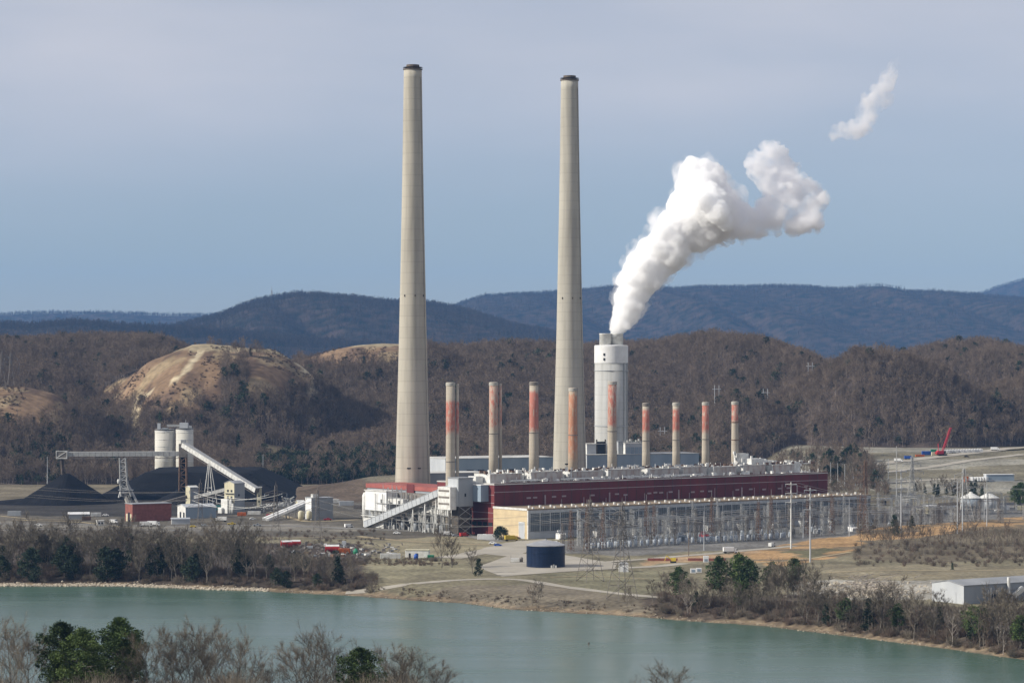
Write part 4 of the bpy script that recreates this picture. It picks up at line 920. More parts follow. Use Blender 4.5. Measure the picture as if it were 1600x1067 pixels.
for z in (0, 6, 12):
    mb.bar((-3.5, -5.5, z), (6.5, -5.5, z + 6), .18, 3); mb.bar((-3.5, -5.5, z + 6), (6.5, -5.5, z), .18, 3); mb.bar((-8.5, 8.5, z), (-8.5, -3.5, z + 6), .18, 3)
mb.build('bracing', M['galv'], MB_); MB().box(.5, 1.6, -6.12, -5.95, 24, 26).build('window', M['dark'], MB_)
MB().box(-2.5, 5.5, -4.5, 3.5, 0, 18).build('transfer_chute', M['soot'], MB_)

# ------------------------------------------------------------------ coal yard
def heap(name, label, cx, cyy, fn, rx, ry, nx=44, ny=36):
    xs_ = np.linspace(-rx, rx, nx); ys_ = np.linspace(-ry, ry, ny); X, Y = np.meshgrid(xs_, ys_); Z = fn(X, Y)
    i = np.arange(nx * ny).reshape(ny, nx); q = np.stack([i[:-1, :-1], i[:-1, 1:], i[1:, 1:], i[1:, :-1]], -1).reshape(-1, 4)
    o = MB().add(np.stack([X, Y, Z], -1).reshape(-1, 3).tolist(), q.tolist()).build(name, M['coal']); o.location = (cx, cyy, 0); tag(o, label, 'coal pile'); return o
def cone(X, Y):
    r_ = np.hypot(X, Y) ; a = np.arctan2(Y, X); h_ = 23.6 - .63 * r_ * (1 + .05 * np.sin(5 * a)); low = 5.5 - .1 * np.hypot(X + 14, Y * 1.6)
    return np.maximum(np.maximum(h_, low), -.6) + .3 * vnoise(X, Y, 6, 81) - .2
heap('coal_cone', 'black conical coal heap under the left end of the overhead conveyor', -336, 2042, cone, 84, 46, 70, 50)
def mainpile(X, Y):
    dx = np.minimum(X + 72 + 5 * vnoise(X, Y, 25, 82), 86 - X); dy = np.minimum(Y + 92 + 6 * vnoise(X, Y, 30, 83), 100 - Y)
    return np.minimum(.55 * np.minimum(dx, dy), 21 + .6 * vnoise(X, Y, 22, 84)) + .35 * vnoise(X, Y, 6, 85) - .5
heap('coal_pile', 'broad flat topped black coal pile in front of the two silos', -252, 2150, mainpile, 90, 100, 80, 60)
def lowpile(X, Y): return 13 - .5 * np.hypot(X, Y * .8) + .3 * vnoise(X, Y, 7, 86)
heap('coal_heap', 'small dark coal mound beneath the conveyor junction tower', -247, 2050, lowpile, 30, 34, 30, 30)

def silo(label, px, Y, r0, H, twin):
    o = thing('silo', label, 'silo', on(Y, px), 0, 'silos behind the coal pile')
    mt = concrete_stack('silo_concrete', (.62, .6, .53), (.5, .48, .42), 3.2, H, .3)
    MB().lathe([(r0, -1), (r0, H)], 48).build('shell', mt, o, True)
    MB().lathe([(r0 + .1, H), (r0 + .1, H + .8), (r0 - .4, H + .9), (0, H + 1.6)], 48).build('roof', M['white'], o)
    for z in range(4, int(H), 6): MB().lathe([(r0, z), (r0 + .18, z + .05), (r0 + .18, z + .4), (r0, z + .45)], 40).build('hoop', M['white'], o)
    mb = MB()
    for i in range(20):
        a = 6.283 * i / 20; mb.bar((r0 * math.cos(a), r0 * math.sin(a), H + .8), (r0 * math.cos(a), r0 * math.sin(a), H + 2), .08, 3)
    mb.lathe([(r0, H + 1.95), (r0 + .06, H + 2.05)], 24).build('railing', M['galv'], o)
    return o
s1 = silo('left concrete silo with a narrow stair tower on its roof', 257.5, 2300, 8.4, 47, 0)
MB().box(-6, -3.4, -3, 0, 47, 54).build('stair_tower', M['lgrey'], s1); MB().box(-2, 3, -3, 1, 48, 50).build('roof_house', M['mgrey'], s1)
s2 = silo('right concrete silo with machinery house and bridge on its roof', 288.5, 2296, 7.4, 48, 1)
MB().box(-4, 3, -3, 3, 49, 54.5).build('machinery_house', M['lgrey'], s2); MB().box(-15, -4, -1.2, 1.2, 51, 53).build('bridge', M['galv'], s2)
MB().box(3.5, 6, -2, 1, 48.5, 52).build('roof_house', M['white'], s2); MB().bar((1, 0, 54.5), (1, 0, 57), .2, 4).build('vent_pipe', M['galv'], s2)

BZ = 36.6
gl = gallery('overhead_conveyor', 'level overhead conveyor gallery spanning above the coal cone', (-336, 2045, BZ), (-250, 2045, BZ + .3), 4.0, 3.4, (M['steel'], M['galv'], M['steel']), 20, roof=M['white'])
MB().box(-8, 0, -3, 3, BZ - 3.2, BZ + 2.6).build('head_box', M['steel'], gl)
for zz in (BZ - 3.2, BZ + 2.2): MB().box(-8.3, .2, -3.3, -2.9, zz, zz + .6).build('head_frame', M['white'], gl)
for xx in (-8.3, -.3): MB().box(xx, xx + .5, -3.35, -2.9, BZ - 2.6, BZ + 2.2).build('head_frame', M['white'], gl)
MB().bar((-8, -3.1, BZ - 2.6), (-.3, -3.1, BZ + 2.2), .2, 4).build('head_brace', M['white'], gl)
MB().obox((-2.6, 0, BZ - 3.2), (-2.6, .01, 27), 1.6, 1.6).build('drop_chute', M['coalfall'], gl) if False else MB().bar((-4.5, 0, BZ - 3.2), (-3.4, 0, 21.5), 1.1, 6, 1.5).build('falling_coal', M['coalfall'], gl)
# lattice tower under the conveyor
def lattice(mb, p, q, w0, w1, n, r, rd=None, depth=None):
    """four legs and zigzag bracing between two levels"""
    p = Vector(p); q = Vector(q); rd = rd or r * .6; C = ((-1, -1), (1, -1), (1, 1), (-1, 1)); lv_ = []
    for i in range(n + 1):
        u = i / n; c = p.lerp(q, u); w = (w0 + (w1 - w0) * u) / 2; wd = w if depth is None else depth / 2; lv_.append([c + Vector((a * w, b_ * wd, 0)) for a, b_ in C])
    for k in range(4): mb.bar(lv_[0][k], lv_[-1][k], r, 4)
    for i in range(n):
        for k in range(4):
            a, b_ = (k, (k + 1) % 4) if (i + k) % 2 else ((k + 1) % 4, k)
            mb.bar(lv_[i][a], lv_[i + 1][b_], rd, 3)
            if i: mb.bar(lv_[i][k], lv_[i][(k + 1) % 4], rd, 3)
    return mb
o = thing('conveyor_tower', 'grey lattice support tower with splayed foot under the overhead conveyor', 'tower', (-291, 2043, 0))
lattice(MB(), (-2, 0, 14), (-3, 0, BZ - 2.5), 5.2, 4.4, 6, .5, .32).build('mast', M['galv'], o)
lattice(MB(), (0, 0, 5), (-2, 0, 14), 7.5, 5.2, 3, .6, .4).build('waist', M['galv'], o)
MB().bar((-3, -1, 14), (-5.5, -3, 4), .8, 6).build('leg', M['galv'], o); MB().bar((1, -1, 14), (8.5, -3, 0), .9, 6).build('leg', M['galv'], o); MB().bar((-1, 2, 12), (3, 5, 0), .9, 6).build('leg', M['galv'], o); MB().bar((-2.5, -1, 9), (1.5, -3, 0), 1.3, 6, 1.7).build('leg', M['concrete'], o)
MB().lathe([(1.1, 15), (1.3, 16.5), (.9, 18)], 10, -5.8, -2).build('cable_drum', M['white'], o); MB().box(-6, 5, -4, 3, 9.5, 10).build('platform', M['galv'], o)
o = thing('junction_tower', 'dark conveyor junction tower rising from the coal pile', 'tower', (-248.5, 2044, 0))
MB().box(-3, 3, -3, 3, BZ - 2, BZ + 8).build('transfer_house', M['steel'], o); lattice(MB(), (0, 0, 8), (0, 0, BZ - 2), 5.5, 5, 6, .5, .3).build('mast', M['rust'], o); MB().bar((0, 0, 10), (0, 0, BZ), 1.7, 8).build('drop_chute', M['coal'], o); MB().box(-1.5, 2, -2, 2, BZ + 8, BZ + 11).build('roof_house', M['galv'], o)
x, z = XZ(287, 695, 2042); x2, z2 = XZ(402, 766, 1985)
gallery('inclined_conveyor', 'long white panelled conveyor sloping down right from the junction tower', (x, 2042, z), (x2, 1985, z2), 4.2, 3.6, (M['steel'], M['white'], M['steel']), 26, roof=M['galv'])
o = thing('conveyor_trestle', 'slim splayed white trestle holding up the sloping conveyor', 'trestle', (-230, 2010, 0))
lg = [((1, 10), (-8, 0)), ((2, 12), (5, 0)), ((1.5, 14), (-3, 24)), ((2.5, 14), (8, 24))]
xm, zm = XZ(327, 721, 2020)
for (a, b_) in (((-3.5, 0)), ((4.0, 0)), ((-2, 14)), ((5.5, 14))): MB().bar((xm + 230 + a * .12, 10 + (2 if b_ else -2), zm - 1), (xm + 230 + a, b_, 0), .3, 5).build('leg', M['white'], o)
MB().bar((xm + 230 - 2.2, 4, zm * .4), (xm + 230 + 2.6, 4, zm * .4), .2, 4).build('brace', M['white'], o)
o = thing('tail_tower', 'narrow cream tail tower at the foot of the sloping conveyor', 'tower', GP(405, 791)); MB().box(-1.6, 1.6, -1.6, 1.6, -.5, 14).build('wall', M['paleyellow'], o); MB().box(-2, 2, -2, 2, 14, 14.5).build('roof', M['white'], o)
for z in (3, 7): MB().box(-.5, .5, -1.7, -1.5, z, z + 1.4).build('window', M['dark'], o)

o = building('transfer_tower', 'tall pale yellow transfer tower with white ducts at its foot', 366, 802, 9.5, 11, 21, M['mgrey'], M['paleyellow'], M['roofgrey'], R(45), gable=1.6,
             windows=[('e', 2, 4, 15, 16.5, M['dark']), ('e', 6, 8, 15, 16.5, M['dark']), ('e', 2, 4, 10.5, 12, M['dark']), ('e', 6, 8, 10.5, 12, M['dark']), ('f', 3.5, 4.8, 12, 13.5, M['dark'])])
MB().box(-3, 0, 4, 11, 0, 10).build('annex', M['white'], o); MB().lathe([(1, 0), (1, 9), (.4, 10)], 10, -1.4, 2).build('duct', M['white'], o, True); MB().lathe([(.8, 0), (.8, 7)], 10, -1.2, .2).build('duct', M['white'], o, True); MB().box(-5, -3, 8, 12, 0, 4).build('annex', M['white'], o)
mb = MB()
for z in (6, 10, 14): mb.box(-1.8, 0, .5, 10, z, z + .2)
mb.build('landing', M['galv'], o)
o = building('crusher_house', 'small cream crusher house between two short conveyors', 297, 790, 7, 6, 13.5, M['mgrey'], M['paleyellow'], M['white'], R(40), gable=1)
for xx, yy in ((.4, .4), (6.6, .4), (.4, 5.6), (6.6, 5.6)): MB().bar((xx, yy, -.5), (xx, yy, .2), .3, 4).build('foot', M['concrete'], o)
xa, za = XZ(306, 777, 1990); xb, zb = XZ(354, 765, 1930)
gallery('short_conveyor', 'short grey conveyor between crusher house and transfer tower', (xa, 1990, za), (xb, 1930, zb), 3, 2.4, (M['steel'], M['galv'], M['steel']), 10, bents=((.4, 0),))
xa, za = XZ(248, 788, 1985); xb, zb = XZ(292, 776, 1992)
gallery('short_conveyor', 'low dark conveyor rising from the brick building to crusher house', (xa, 1985, za), (xb, 1992, zb), 3, 2.2, (M['soot'], M['steel'], M['steel']), 9, bents=((.3, 0), (.7, 0)))
building('brick_building', 'red brick shed with arched doorways in front of the coal pile', 207, 815, 28, 13, 11.6, M['brick'], M['brick'], M['roofgrey'], R(30), doors=[('e', 1.5, 4, 0, 5, M['paleyellow']), ('e', 4.6, 7.6, 0, 6, M['dark']), ('e', 8.5, 11, 0, 5, M['paleyellow'])])
building('grey_shed', 'pale grey metal shed with lit white end, two dark doors right of the brick building', 290, 810, 22, 17, 7.6, M['bgrey'], M['white'], M['lgrey'], R(26), gable=1.6, doors=[('e', 2, 5, 0, 4, M['dark']), ('e', 9, 12, 0, 4, M['dark'])])
building('small_shed', 'low grey shed with white roof on the yard at far left', 107, 812, 14, 4, 3.6, M['mgrey'], M['steel'], M['whiteclean'], R(14), gable=1.2, doors=[('e', 1, 3, 0, 2.6, M['dark'])])
building('site_cabin', 'white portable cabin with dark windows beside the yard road at left', 152, 821, 4.5, 3, 3, M['white'], M['white'], M['white'], R(20), windows=[('f', .7, 1.8, 1, 2.2, M['dark']), ('f', 2.6, 3.8, 1, 2.2, M['dark'])])
building('low_annex', 'low pale annex in front of the grey metal shed', 268, 819, 12, 5, 3.2, M['lgrey'], M['white'], M['lgrey'], R(10), slope=.5)
o = building('hopper_building', 'white unloading hopper building with twin ramps', 487, 812, 15.5, 12, 14.5, M['mgrey'], M['whiteclean'], M['roofgrey'], R(25), doors=[('e', 5.5, 9.5, 0, 5.5, M['dark'])])
MB().box(2, 6, 3, 7, 14.8, 17).build('roof_house', M['white'], o); MB().box(-.4, -.02, -.3, .9, 0, 14.6).build('corner_post', M['whiteclean'], o)
a = GP(412, 813); bx_, by_, _ = GP(478, 806)
for k, dy in enumerate((0, -9)):
    gallery('ramp_conveyor', ('rear' if k == 0 else 'front') + ' of two white ramp conveyors running up to the hopper building', (a[0] + (0 if k == 0 else 3), a[1] + dy, .8), (bx_ - 1 + (0 if k == 0 else 3), by_ + dy * .6, 9.6), 2.0, 1.5, (M['white'], M['whiteclean'], M['galv']), 12, bents=((.5, 0), (.8, 0)))
building('pump_house', 'tiny cream shed left of the white hopper building', 466, 797, 5, 5, 5.5, M['mgrey'], M['paleyellow'], M['white'], R(25), gable=1.3, doors=[('e', 1.4, 3.6, 0, 3.5, M['dark'])])
for k, px in enumerate((470, 483)):
    o = thing('dust_bin', ('left' if k == 0 else 'right') + ' cream dust bin standing before the hopper building', 'bin', GP(px, 813)); MB().lathe([(.5, 0), (1.9, 1.8), (1.9, 5.5), (1, 6.6)], 12).build('shell', M['paleyellow'], o, True)
    for q in range(3): MB().bar((1.6 * math.cos(q * 2.1), 1.6 * math.sin(q * 2.1), 0), (1.6 * math.cos(q * 2.1), 1.6 * math.sin(q * 2.1), 3), .15, 4).build('leg', M['steel'], o)
mb = MB(); sx, sy, _ = GP(443, 795)
for i in range(90): a_ = rr.gauss(0, 9); b_ = rr.gauss(0, 14); h_ = max(.5, 7 - abs(a_) * .5) * rr.random(); mb.obox((sx + a_, sy + b_, h_), (sx + a_ + rr.uniform(-4, 4), sy + b_ + rr.uniform(-3, 3), h_ + rr.uniform(-1, 3)), rr.uniform(.3, 1), rr.uniform(.3, .9))
tag(mb.build('scrap_heap', M['galv'], kind='stuff'), 'tangled grey scrap metal heap behind the ramp conveyors', 'scrap', kind='stuff')

# ------------------------------------------------------------------ storage tanks
x, y, z = GP(853, 887); y += 8.5
o = thing('storage_tank', 'dark blue panelled storage tank with pale cone roof near the shore', 'tank', (x, y, z)); r0 = 10.1; H = 11.2
MB().lathe([(r0 - .1, -.5), (r0 - .1, H)], 64).build('shell', M['dark'], o)
for row in range(6):
    for k in range(26):
        a0 = 6.283 * k / 26 + .006; a1 = 6.283 * (k + 1) / 26 - .006; z0 = row * H / 6 + .02; z1 = (row + 1) * H / 6 - .04; V = []
        for rad in (r0 - .08, r0):
            for aa in np.linspace(a0, a1, 3):
                for zz in (z0, z1): V.append((rad * math.cos(aa), rad * math.sin(aa), zz))
        F = [(6, 8, 9, 7), (8, 10, 11, 9), (0, 6, 7, 1), (10, 4, 5, 11), (7, 9, 3, 1), (9, 11, 5, 3)]
        MB().add(V, F).build('panel', M['bluetank'], o)
MB().lathe([(r0 + .05, H * .66), (r0 + .25, H * .66 + .05), (r0 + .25, H * .66 + .3), (r0 + .05, H * .66 + .35)], 64).build('hoop', M['bluetank'], o)
MB().lathe([(r0 + .3, H - .1), (r0 + .35, H + .3), (r0 * .5, H + 1.9), (0, H + 2.8)], 64).build('roof', mat('tank_roof_panels', (.45, .45, .45), (.36, .36, .37), sc=.3, rough=.45, metal=.4), o)
MB().lathe([(.5, H + 2.6), (.5, H + 3.3), (0, H + 3.4)], 10).build('roof_vent', M['galv'], o)
for k in range(3): MB().box(2.5 + k * 1.1, 3.3 + k * 1.1, -r0 - 1.5, -r0 - .2, 0, 1.4 + .5 * (k % 2)).build('valve_box', (M['white'], M['galv'], M['white'])[k], o)
o = thing('pump_skid', 'small white pump skid on the pavement left of the blue tank', 'machinery', GP(807, 879)); MB().box(-3.5, 3.5, -1.5, 1.5, 0, .5).build('base', M['concrete'], o); MB().box(-3, 1.5, -1.2, 1.2, .5, 2.5).build('enclosure', M['white'], o); MB().lathe([(.9, .5), (.9, 2.6), (.4, 3)], 12, 2.6, 0).build('vessel', M['steel'], o, True); MB().bar((-3, 1.4, 0), (-3, 1.4, 4), .1, 4).build('pole', M['steel'], o)
for k, px in enumerate((1520, 1548)):
    x, y, z = GP(px, 795); o = thing('grey_tank', ('left' if k == 0 else 'right') + ' of two grey round tanks with white cone roofs far right', 'tank', (x, y + 8, z)); r0 = 7.4
    MB().lathe([(r0, -.5), (r0, 7.5)], 40).build('shell', M['porcelain'] if k == 0 else M['lgrey'], o, True); MB().lathe([(r0 + .3, 7.4), (r0 + .3, 7.8), (1.2, 11.2), (1.2, 11.9), (0, 12.2)], 40).build('roof', M['white'], o)
    for q in range(10): aa = q * .628; MB().bar(((r0 + .2) * math.cos(aa), (r0 + .2) * math.sin(aa), 0), ((r0 + .2) * math.cos(aa), (r0 + .2) * math.sin(aa), 7.5), .14, 4).build('rib', M['galv'], o)

# ------------------------------------------------------------------ right hand buildings
o = building('warehouse', 'white warehouse with low roof and shaded grey side near the right shore', 1506, 944, 62, 21, 8.2, M['mgrey'], M['lgrey'], M['roofgrey'], R(33), gable=1.6, doors=[('e', 5, 9, 0, 5, M['lgrey']), ('e', 13, 17, 0, 5, M['lgrey'])])
MB().bar((26, -1, 0), (26, -1, 11), .7, 10, cap=True).build('vent_pipe', M['white'], o)
MB().obox((26, -1.5, 1), (33, -3, 6), 2, 2).build('duct', M['white'], o); MB().box(16, 24, -5, -1, 0, 4).build('filter_unit', M['bluetank'], o); MB().box(38, 50, -6, -.2, 0, 6).build('lean_to', M['lgrey'], o)
for k in range(8): MB().bar((10 + k * 1.6, -3, 0), (10.3 + k * 1.6, -3, 5 + k % 3), .18, 4).build('pipe', M['galv'], o)
building('control_house', 'small cream hut with two pale doors at the far end of the switchyard', 1372, 789, 11, 4, 4.6, M['cream'], M['white'], M['whiteclean'], R(8), doors=[('f', 4.6, 6.4, 0, 3.2, M['dark'])])
building('relay_house', 'cream relay building with white roof in the right of the switchyard', 1452, 803, 16, 13, 5, M['steel'], M['paleyellow'], M['whiteclean'], R(35), doors=[('e', 4, 6, 0, 3, M['white']), ('e', 8, 10, 0, 3, M['white'])])
building('block_hut', 'small grey block hut beside the tall steel poles right', 1412, 799, 7, 5, 5, M['mgrey'], M['paleyellow'], M['roofgrey'], R(20))
building('far_shed', 'long pale shed with white roof at the foot of the gravel terrace', 1541, 752, 24, 7, 5.5, M['bgrey'], M['lgrey'], M['whiteclean'], R(8))
for k in range(7):
    c = GP(1514 + k * 4.2, 753); o = thing('white_trailer', ('first', 'second', 'third', 'fourth', 'fifth', 'sixth', 'last')[k] + ' white trailer of the row right of the orange container', 'trailer', c, R(62), 'white storage trailers by the far shed'); MB().box(0, 7, -1, 1, .9, 4).build('box_body', M['whiteclean'], o); MB().bar((1, -1, .45), (1, 1, .45), .45, 8, cap=True).build('wheel', M['rubber'], o); MB().bar((5.8, -1, .45), (5.8, 1, .45), .45, 8, cap=True).build('wheel', M['rubber'], o)
o = thing('orange_container', 'rust orange container standing left of the white storage trailers', 'container', GP(1507, 753), R(10)); MB().box(0, 3, -1.2, 1.2, 0, 4.6).build('body', M['orange'], o); MB().box(.3, 1.4, -1.3, -1.2, .2, 4).build('door', M['white'], o)
for k in range(14):
    c = GP(1477 + k * 4.3, 708 - k * .12); o = thing('pipe_section', ('first', 'second', 'third', 'fourth', 'fifth', 'sixth', 'seventh', 'eighth', 'ninth', 'tenth', 'eleventh', 'twelfth', 'thirteenth', 'last')[k] + ' white ring section of the row right of the red crane', 'pipe', c, R(6), 'white ring sections on the terrace')
    V = MB(); V.lathe([(.9, -1.3), (1.7, -1.3), (1.7, 1.3), (.9, 1.3), (.9, -1.3)], 14); V.v = [(x_, z_, y_ + 1.7) for x_, y_, z_ in V.v]; V.build('ring', M['whiteclean'], o)
    MB().box(-1.6, 1.6, -1.2, 1.2, -.1, .25).build('sleeper', M['wood'], o)
# crawler crane
o = thing('crawler_crane', 'red lattice boom crawler crane on the gravel terrace', 'crane', GP(1471, 712), R(20))
for s_ in (-1, 1): MB().extr([(-4, 0), (4, 0), (4.6, .7), (4, 1.5), (-4, 1.5), (-4.6, .7)], s_ * 2.6 - .55, s_ * 2.6 + .55).build('track', M['rubber'], o)
MB().box(-4.5, 2.5, -1.8, 1.8, 1.7, 4.6).build('house', M['crane'], o); MB().box(1.5, 3.3, -2.3, -1, 1.8, 4.4).build('cab', M['glass'], o); MB().box(-5.6, -4.4, -1.9, 1.9, 1.6, 3.6).build('counterweight', M['red'], o)
bm_ = MB(); lattice(bm_, (1, 0, 3), (9.5, 0, 25.5), 1.8, 1.4, 12, .17, .12, 1.5); bm_.build('boom', M['crane'], o)
MB().bar((-3, 0, 4.5), (-3.5, 0, 11), .35, 4).build('gantry_mast', M['crane'], o); MB().bar((-3.5, 0, 11), (9.5, 0, 25.5), .12, 3).build('pendant', M['crane'], o); MB().bar((9.5, 0, 25.5), (9.8, 0, 12), .07, 3).build('hoist_line', M['steel'], o)
def container(label, px, py, L_, m_, rz=0, H=2.6, cat='container', name='container', group=None):
    o = thing(name, label, cat, GP(px, py), rz, group); MB().box(0, L_, 0, 2.5, .15, H).build('body', m_, o)
    for k in range(int(L_ / .9)): MB().box(.25 + k * .9, .55 + k * .9, -.07, 0, .3, H - .15).build('rib', m_, o)
    MB().box(-.06, 0, .1, 1.2, .3, H - .15).build('door', m_, o); MB().box(-.06, 0, 1.3, 2.4, .3, H - .15).build('door', m_, o); MB().box(.1, .6, .1, 2.4, 0, .15).build('skid', M['steel'], o); MB().box(L_ - .6, L_ - .1, .1, 2.4, 0, .15).build('skid', M['steel'], o); return o
container('blue shipping container left of the red crane', 1441, 711, 8.5, M['blue'], R(5), 3.6)
container('pale green white container between blue container and red crane', 1456, 712, 5.2, M['paleyellow'], R(5), 3.4)
container('green container behind the pale one near the red crane', 1455, 706.5, 5, M['green'], R(5), 2.6)
container('orange red sheeted stack left of the blue shipping container', 1431, 713.5, 8, M['orange'], R(5), 1.9)

# ------------------------------------------------------------------ vehicles
def car(label, px, py, m_, rz, kind='car'):
    o = thing({'car': 'parked_car', 'van': 'delivery_van', 'truck': 'utility_truck', 'pickup': 'pickup_truck'}[kind], label, {'pickup': 'truck'}.get(kind, kind), GP(px, py), rz)
    P_ = {'car': [(-2.2, .35), (2.2, .35), (2.25, .8), (1.2, 1.0), (.6, 1.5), (-1.2, 1.5), (-1.9, 1.0), (-2.25, .9)],
          'pickup': [(-2.7, .45), (2.6, .45), (2.65, 1.05), (1.4, 1.2), (.9, 1.85), (-.5, 1.85), (-.7, 1.2), (-2.7, 1.2)],
          'van': [(-2.8, .4), (2.8, .4), (2.8, 1.1), (2.1, 1.3), (1.6, 2.4), (-2.8, 2.4)],
          'truck': [(2.2, .5), (4, .5), (4.05, 1.5), (3.7, 2.6), (2.2, 2.6)]}[kind]
    wd = {'car': .9, 'pickup': .98, 'van': 1, 'truck': 1.2}[kind]
    MB().extr(P_, -wd, wd).build('cab' if kind == 'truck' else 'body', m_, o)
    if kind == 'truck': MB().box(-4, 2, -1.25, 1.25, 1.1, 3.4).build('box_body', m_, o); MB().box(-4, 2.2, -.5, .5, .6, 1.1).build('chassis', M['soot'], o); MB().box(3.2, 3.9, -1.22, 1.22, 1.7, 2.4).build('window', M['glass'], o)
    elif kind == 'van': MB().box(1.0, 2.0, -1.02, 1.02, 1.5, 2.2).build('window', M['glass'], o)
    else: MB().box(-1.0 if kind == 'car' else -.4, .5, -wd - .02, wd + .02, 1.05 if kind == 'car' else 1.25, 1.4 if kind == 'car' else 1.75).build('window', M['glass'], o)
    for xx in ((-1.4, 1.4) if kind == 'car' else (-1.8, 1.8) if kind != 'truck' else (-2.8, 3.1)):
        for s_ in (-1, 1): MB().bar((xx, s_ * (wd - .2), .38 if kind == 'car' else .48), (xx, s_ * (wd + .03), .38 if kind == 'car' else .48), .36 if kind == 'car' else .47, 10, cap=True).build('wheel', M['rubber'], o)
    return o
car('red van parked at the foot of the maroon end wall', 725, 838, M['red'], R(30), 'van')
car('white pickup truck below the head house steelwork', 663, 830, M['whiteclean'], R(10), 'pickup')
car('yellow utility truck beside the round dark bush', 799, 845, M['yellow'], R(15), 'truck')
car('orange red car at the cream end wall right of the yellow truck', 806, 841, M['orange'], R(25), 'car')
car('white utility truck on the gravel road below the switchyard', 1141, 864, M['whiteclean'], R(8), 'truck')
car('white service van at the right end of the switchyard road', 1206, 854, M['white'], R(60), 'van')
car('yellow pickup truck on the yard road left of the ramp conveyors', 362, 820, M['yellow'], R(5), 'pickup')
car('yellow car near the low annex on the left yard', 302, 824, M['yellow'], R(0), 'car')
car('white flatbed truck on yard road in front of transfer tower', 345, 815, M['white'], R(175), 'truck')
car('orange pickup truck at the foot of the transfer tower', 377, 804, M['orange'], R(5), 'pickup')
car('white car in the middle of the left yard by the brick building', 165, 806, M['whiteclean'], R(0), 'car')
car('blue box truck parked on the terrace left of the containers', 1420, 718, M['blue'], R(5), 'truck')
car('white car parked right of the steelwork near the trailers', 758, 838, M['whiteclean'], R(5), 'car')
car('red pickup truck right of the hopper building', 512, 813, M['red'], R(5), 'pickup')

# laydown yard
def drum(label, px, py, L_, r0, m_, m2, rz, group=None):
    o = thing('horizontal_tank', label, 'tank', GP(px, py), rz, group)
    b1 = MB(); K = 16; prof = [(r0 * math.cos(R(-10) + i * R(200) / K) , r0 + .3 + r0 * math.sin(R(-10) + i * R(200) / K)) for i in range(K + 1)]
    MB().bar((0, 0, r0 + .3), (L_, 0, r0 + .3), r0, 16, cap=True).build('shell', m_, o)
    MB().extx([(y_ * 1.02, z_) for y_, z_ in [(r0 * math.cos(R(a_)), r0 + .3 + r0 * 1.02 * math.sin(R(a_))) for a_ in range(35, 146, 10)]], .2, L_ - .2).build('painted_top', m2, o)
    for xx in (.8, L_ - 1.2): MB().box(xx, xx + .4, -r0 * .8, r0 * .8, -.2, .6).build('saddle', M['steel'], o)
    return o
drum('left of two red and white tanks lying in the laydown yard', 439, 856, 6.5, 2.0, M['red'], M['whiteclean'], R(10)); drum('right of two red and white tanks lying in the laydown yard', 455, 854, 5.5, 1.8, M['red'], M['whiteclean'], R(10))
drum('large dull red tank with white top in the laydown yard', 508, 864, 8, 2.2, M['red'], M['white'], R(5))
container('dark green skip against the large dull red tank', 520, 865, 3.4, M['shrub'], R(5), 1.8)
container('orange container beside the large dull red tank', 529, 865, 6.5, M['orange'], R(5), 2.8)
o = thing('green_hopper', 'small green hopper right of the orange container', 'hopper', GP(556, 865)); MB().lathe([(1.5, 0), (1.6, 1.4), (.6, 2.8)], 10).build('shell', M['green'], o); MB().bar((0, 0, 2.7), (0, 0, 3.2), .3, 6, cap=True).build('cap', M['green'], o)
building('site_office', 'white flat roofed site office at right end of the laydown yard', 633, 871, 13, 4.5, 4, M['white'], M['whiteclean'], M['paleyellow'], R(-8), doors=[('f', 2, 3, 0, 2.4, M['dark'])], windows=[('f', 6, 7.2, 1.2, 2.4, M['dark'])])
container('white box trailer left of the site office', 594, 873, 11, M['white'], R(2), 2.8, 'trailer', 'box_trailer')
o = thing('blue_tank', 'bright blue upright tank in front of the site office', 'tank', GP(650, 874)); MB().lathe([(1.2, 0), (1.2, 2.6), (.4, 3.1)], 14).build('shell', M['blue'], o, True); MB().lathe([(.35, 3.0), (.35, 3.4)], 8).build('lid', M['blue'], o)
container('green skip right of the site office', 668, 872, 3.6, M['green'], R(2), 1.7)
container('long low white trailer beside the bush at the cream end wall', 746, 843, 13, M['whiteclean'], R(-3), 3.2, 'trailer', 'box_trailer')
cols = [M['white'], M['galv'], M['steel'], M['whiteclean'], M['rust'], M['lgrey'], M['teal'], M['orange'], M['yellow']]
cname = ['white', 'silver grey', 'brown grey', 'bright white', 'rusty', 'pale grey', 'teal', 'orange', 'yellow']
for k in range(46):                          # stored crates and pallets
    px = rr.uniform(425, 625); py = rr.uniform(852, 872); c = GP(px, py); ci_ = rr.choice((0, 1, 2, 4, 5) if k % 6 else range(9)); where = ('below the two red and white tanks', 'before the large dull red tank', 'right of the green hopper', 'by the white box trailer')[0 if px < 480 else 1 if px < 545 else 2 if px < 585 else 3]
    a_, b_, h_ = rr.uniform(.6, 2.0), rr.uniform(.6, 1.2), rr.uniform(.6, 1.8); o = thing('stored_crate', ('tall ' if h_ > 1.4 else 'long low ' if a_ > 1.4 else 'small ') + cname[ci_] + ' crate on a pallet ' + where, 'crate', c, rr.uniform(0, 3), 'crates and pallets in the laydown yard')
    MB().box(-a_, a_, -b_, b_, .15, h_).build('box', cols[ci_], o); MB().box(-a_ - .1, a_ + .1, -b_ - .1, b_ + .1, -.05, .15).build('pallet', M['wood'], o)
mb = MB()
for i in range(300):
    px = rr.gauss(525, 60); py = rr.uniform(850, 873)
    if 420 < px < 640: x, y, z = GP(px, py); a_ = rr.uniform(.2, 1.1); mb.obox((x, y, z + .2), (x + rr.uniform(-2.5, 2.5), y + rr.uniform(-1, 1), z + rr.uniform(.1, 1.6)), a_, a_ * .8)
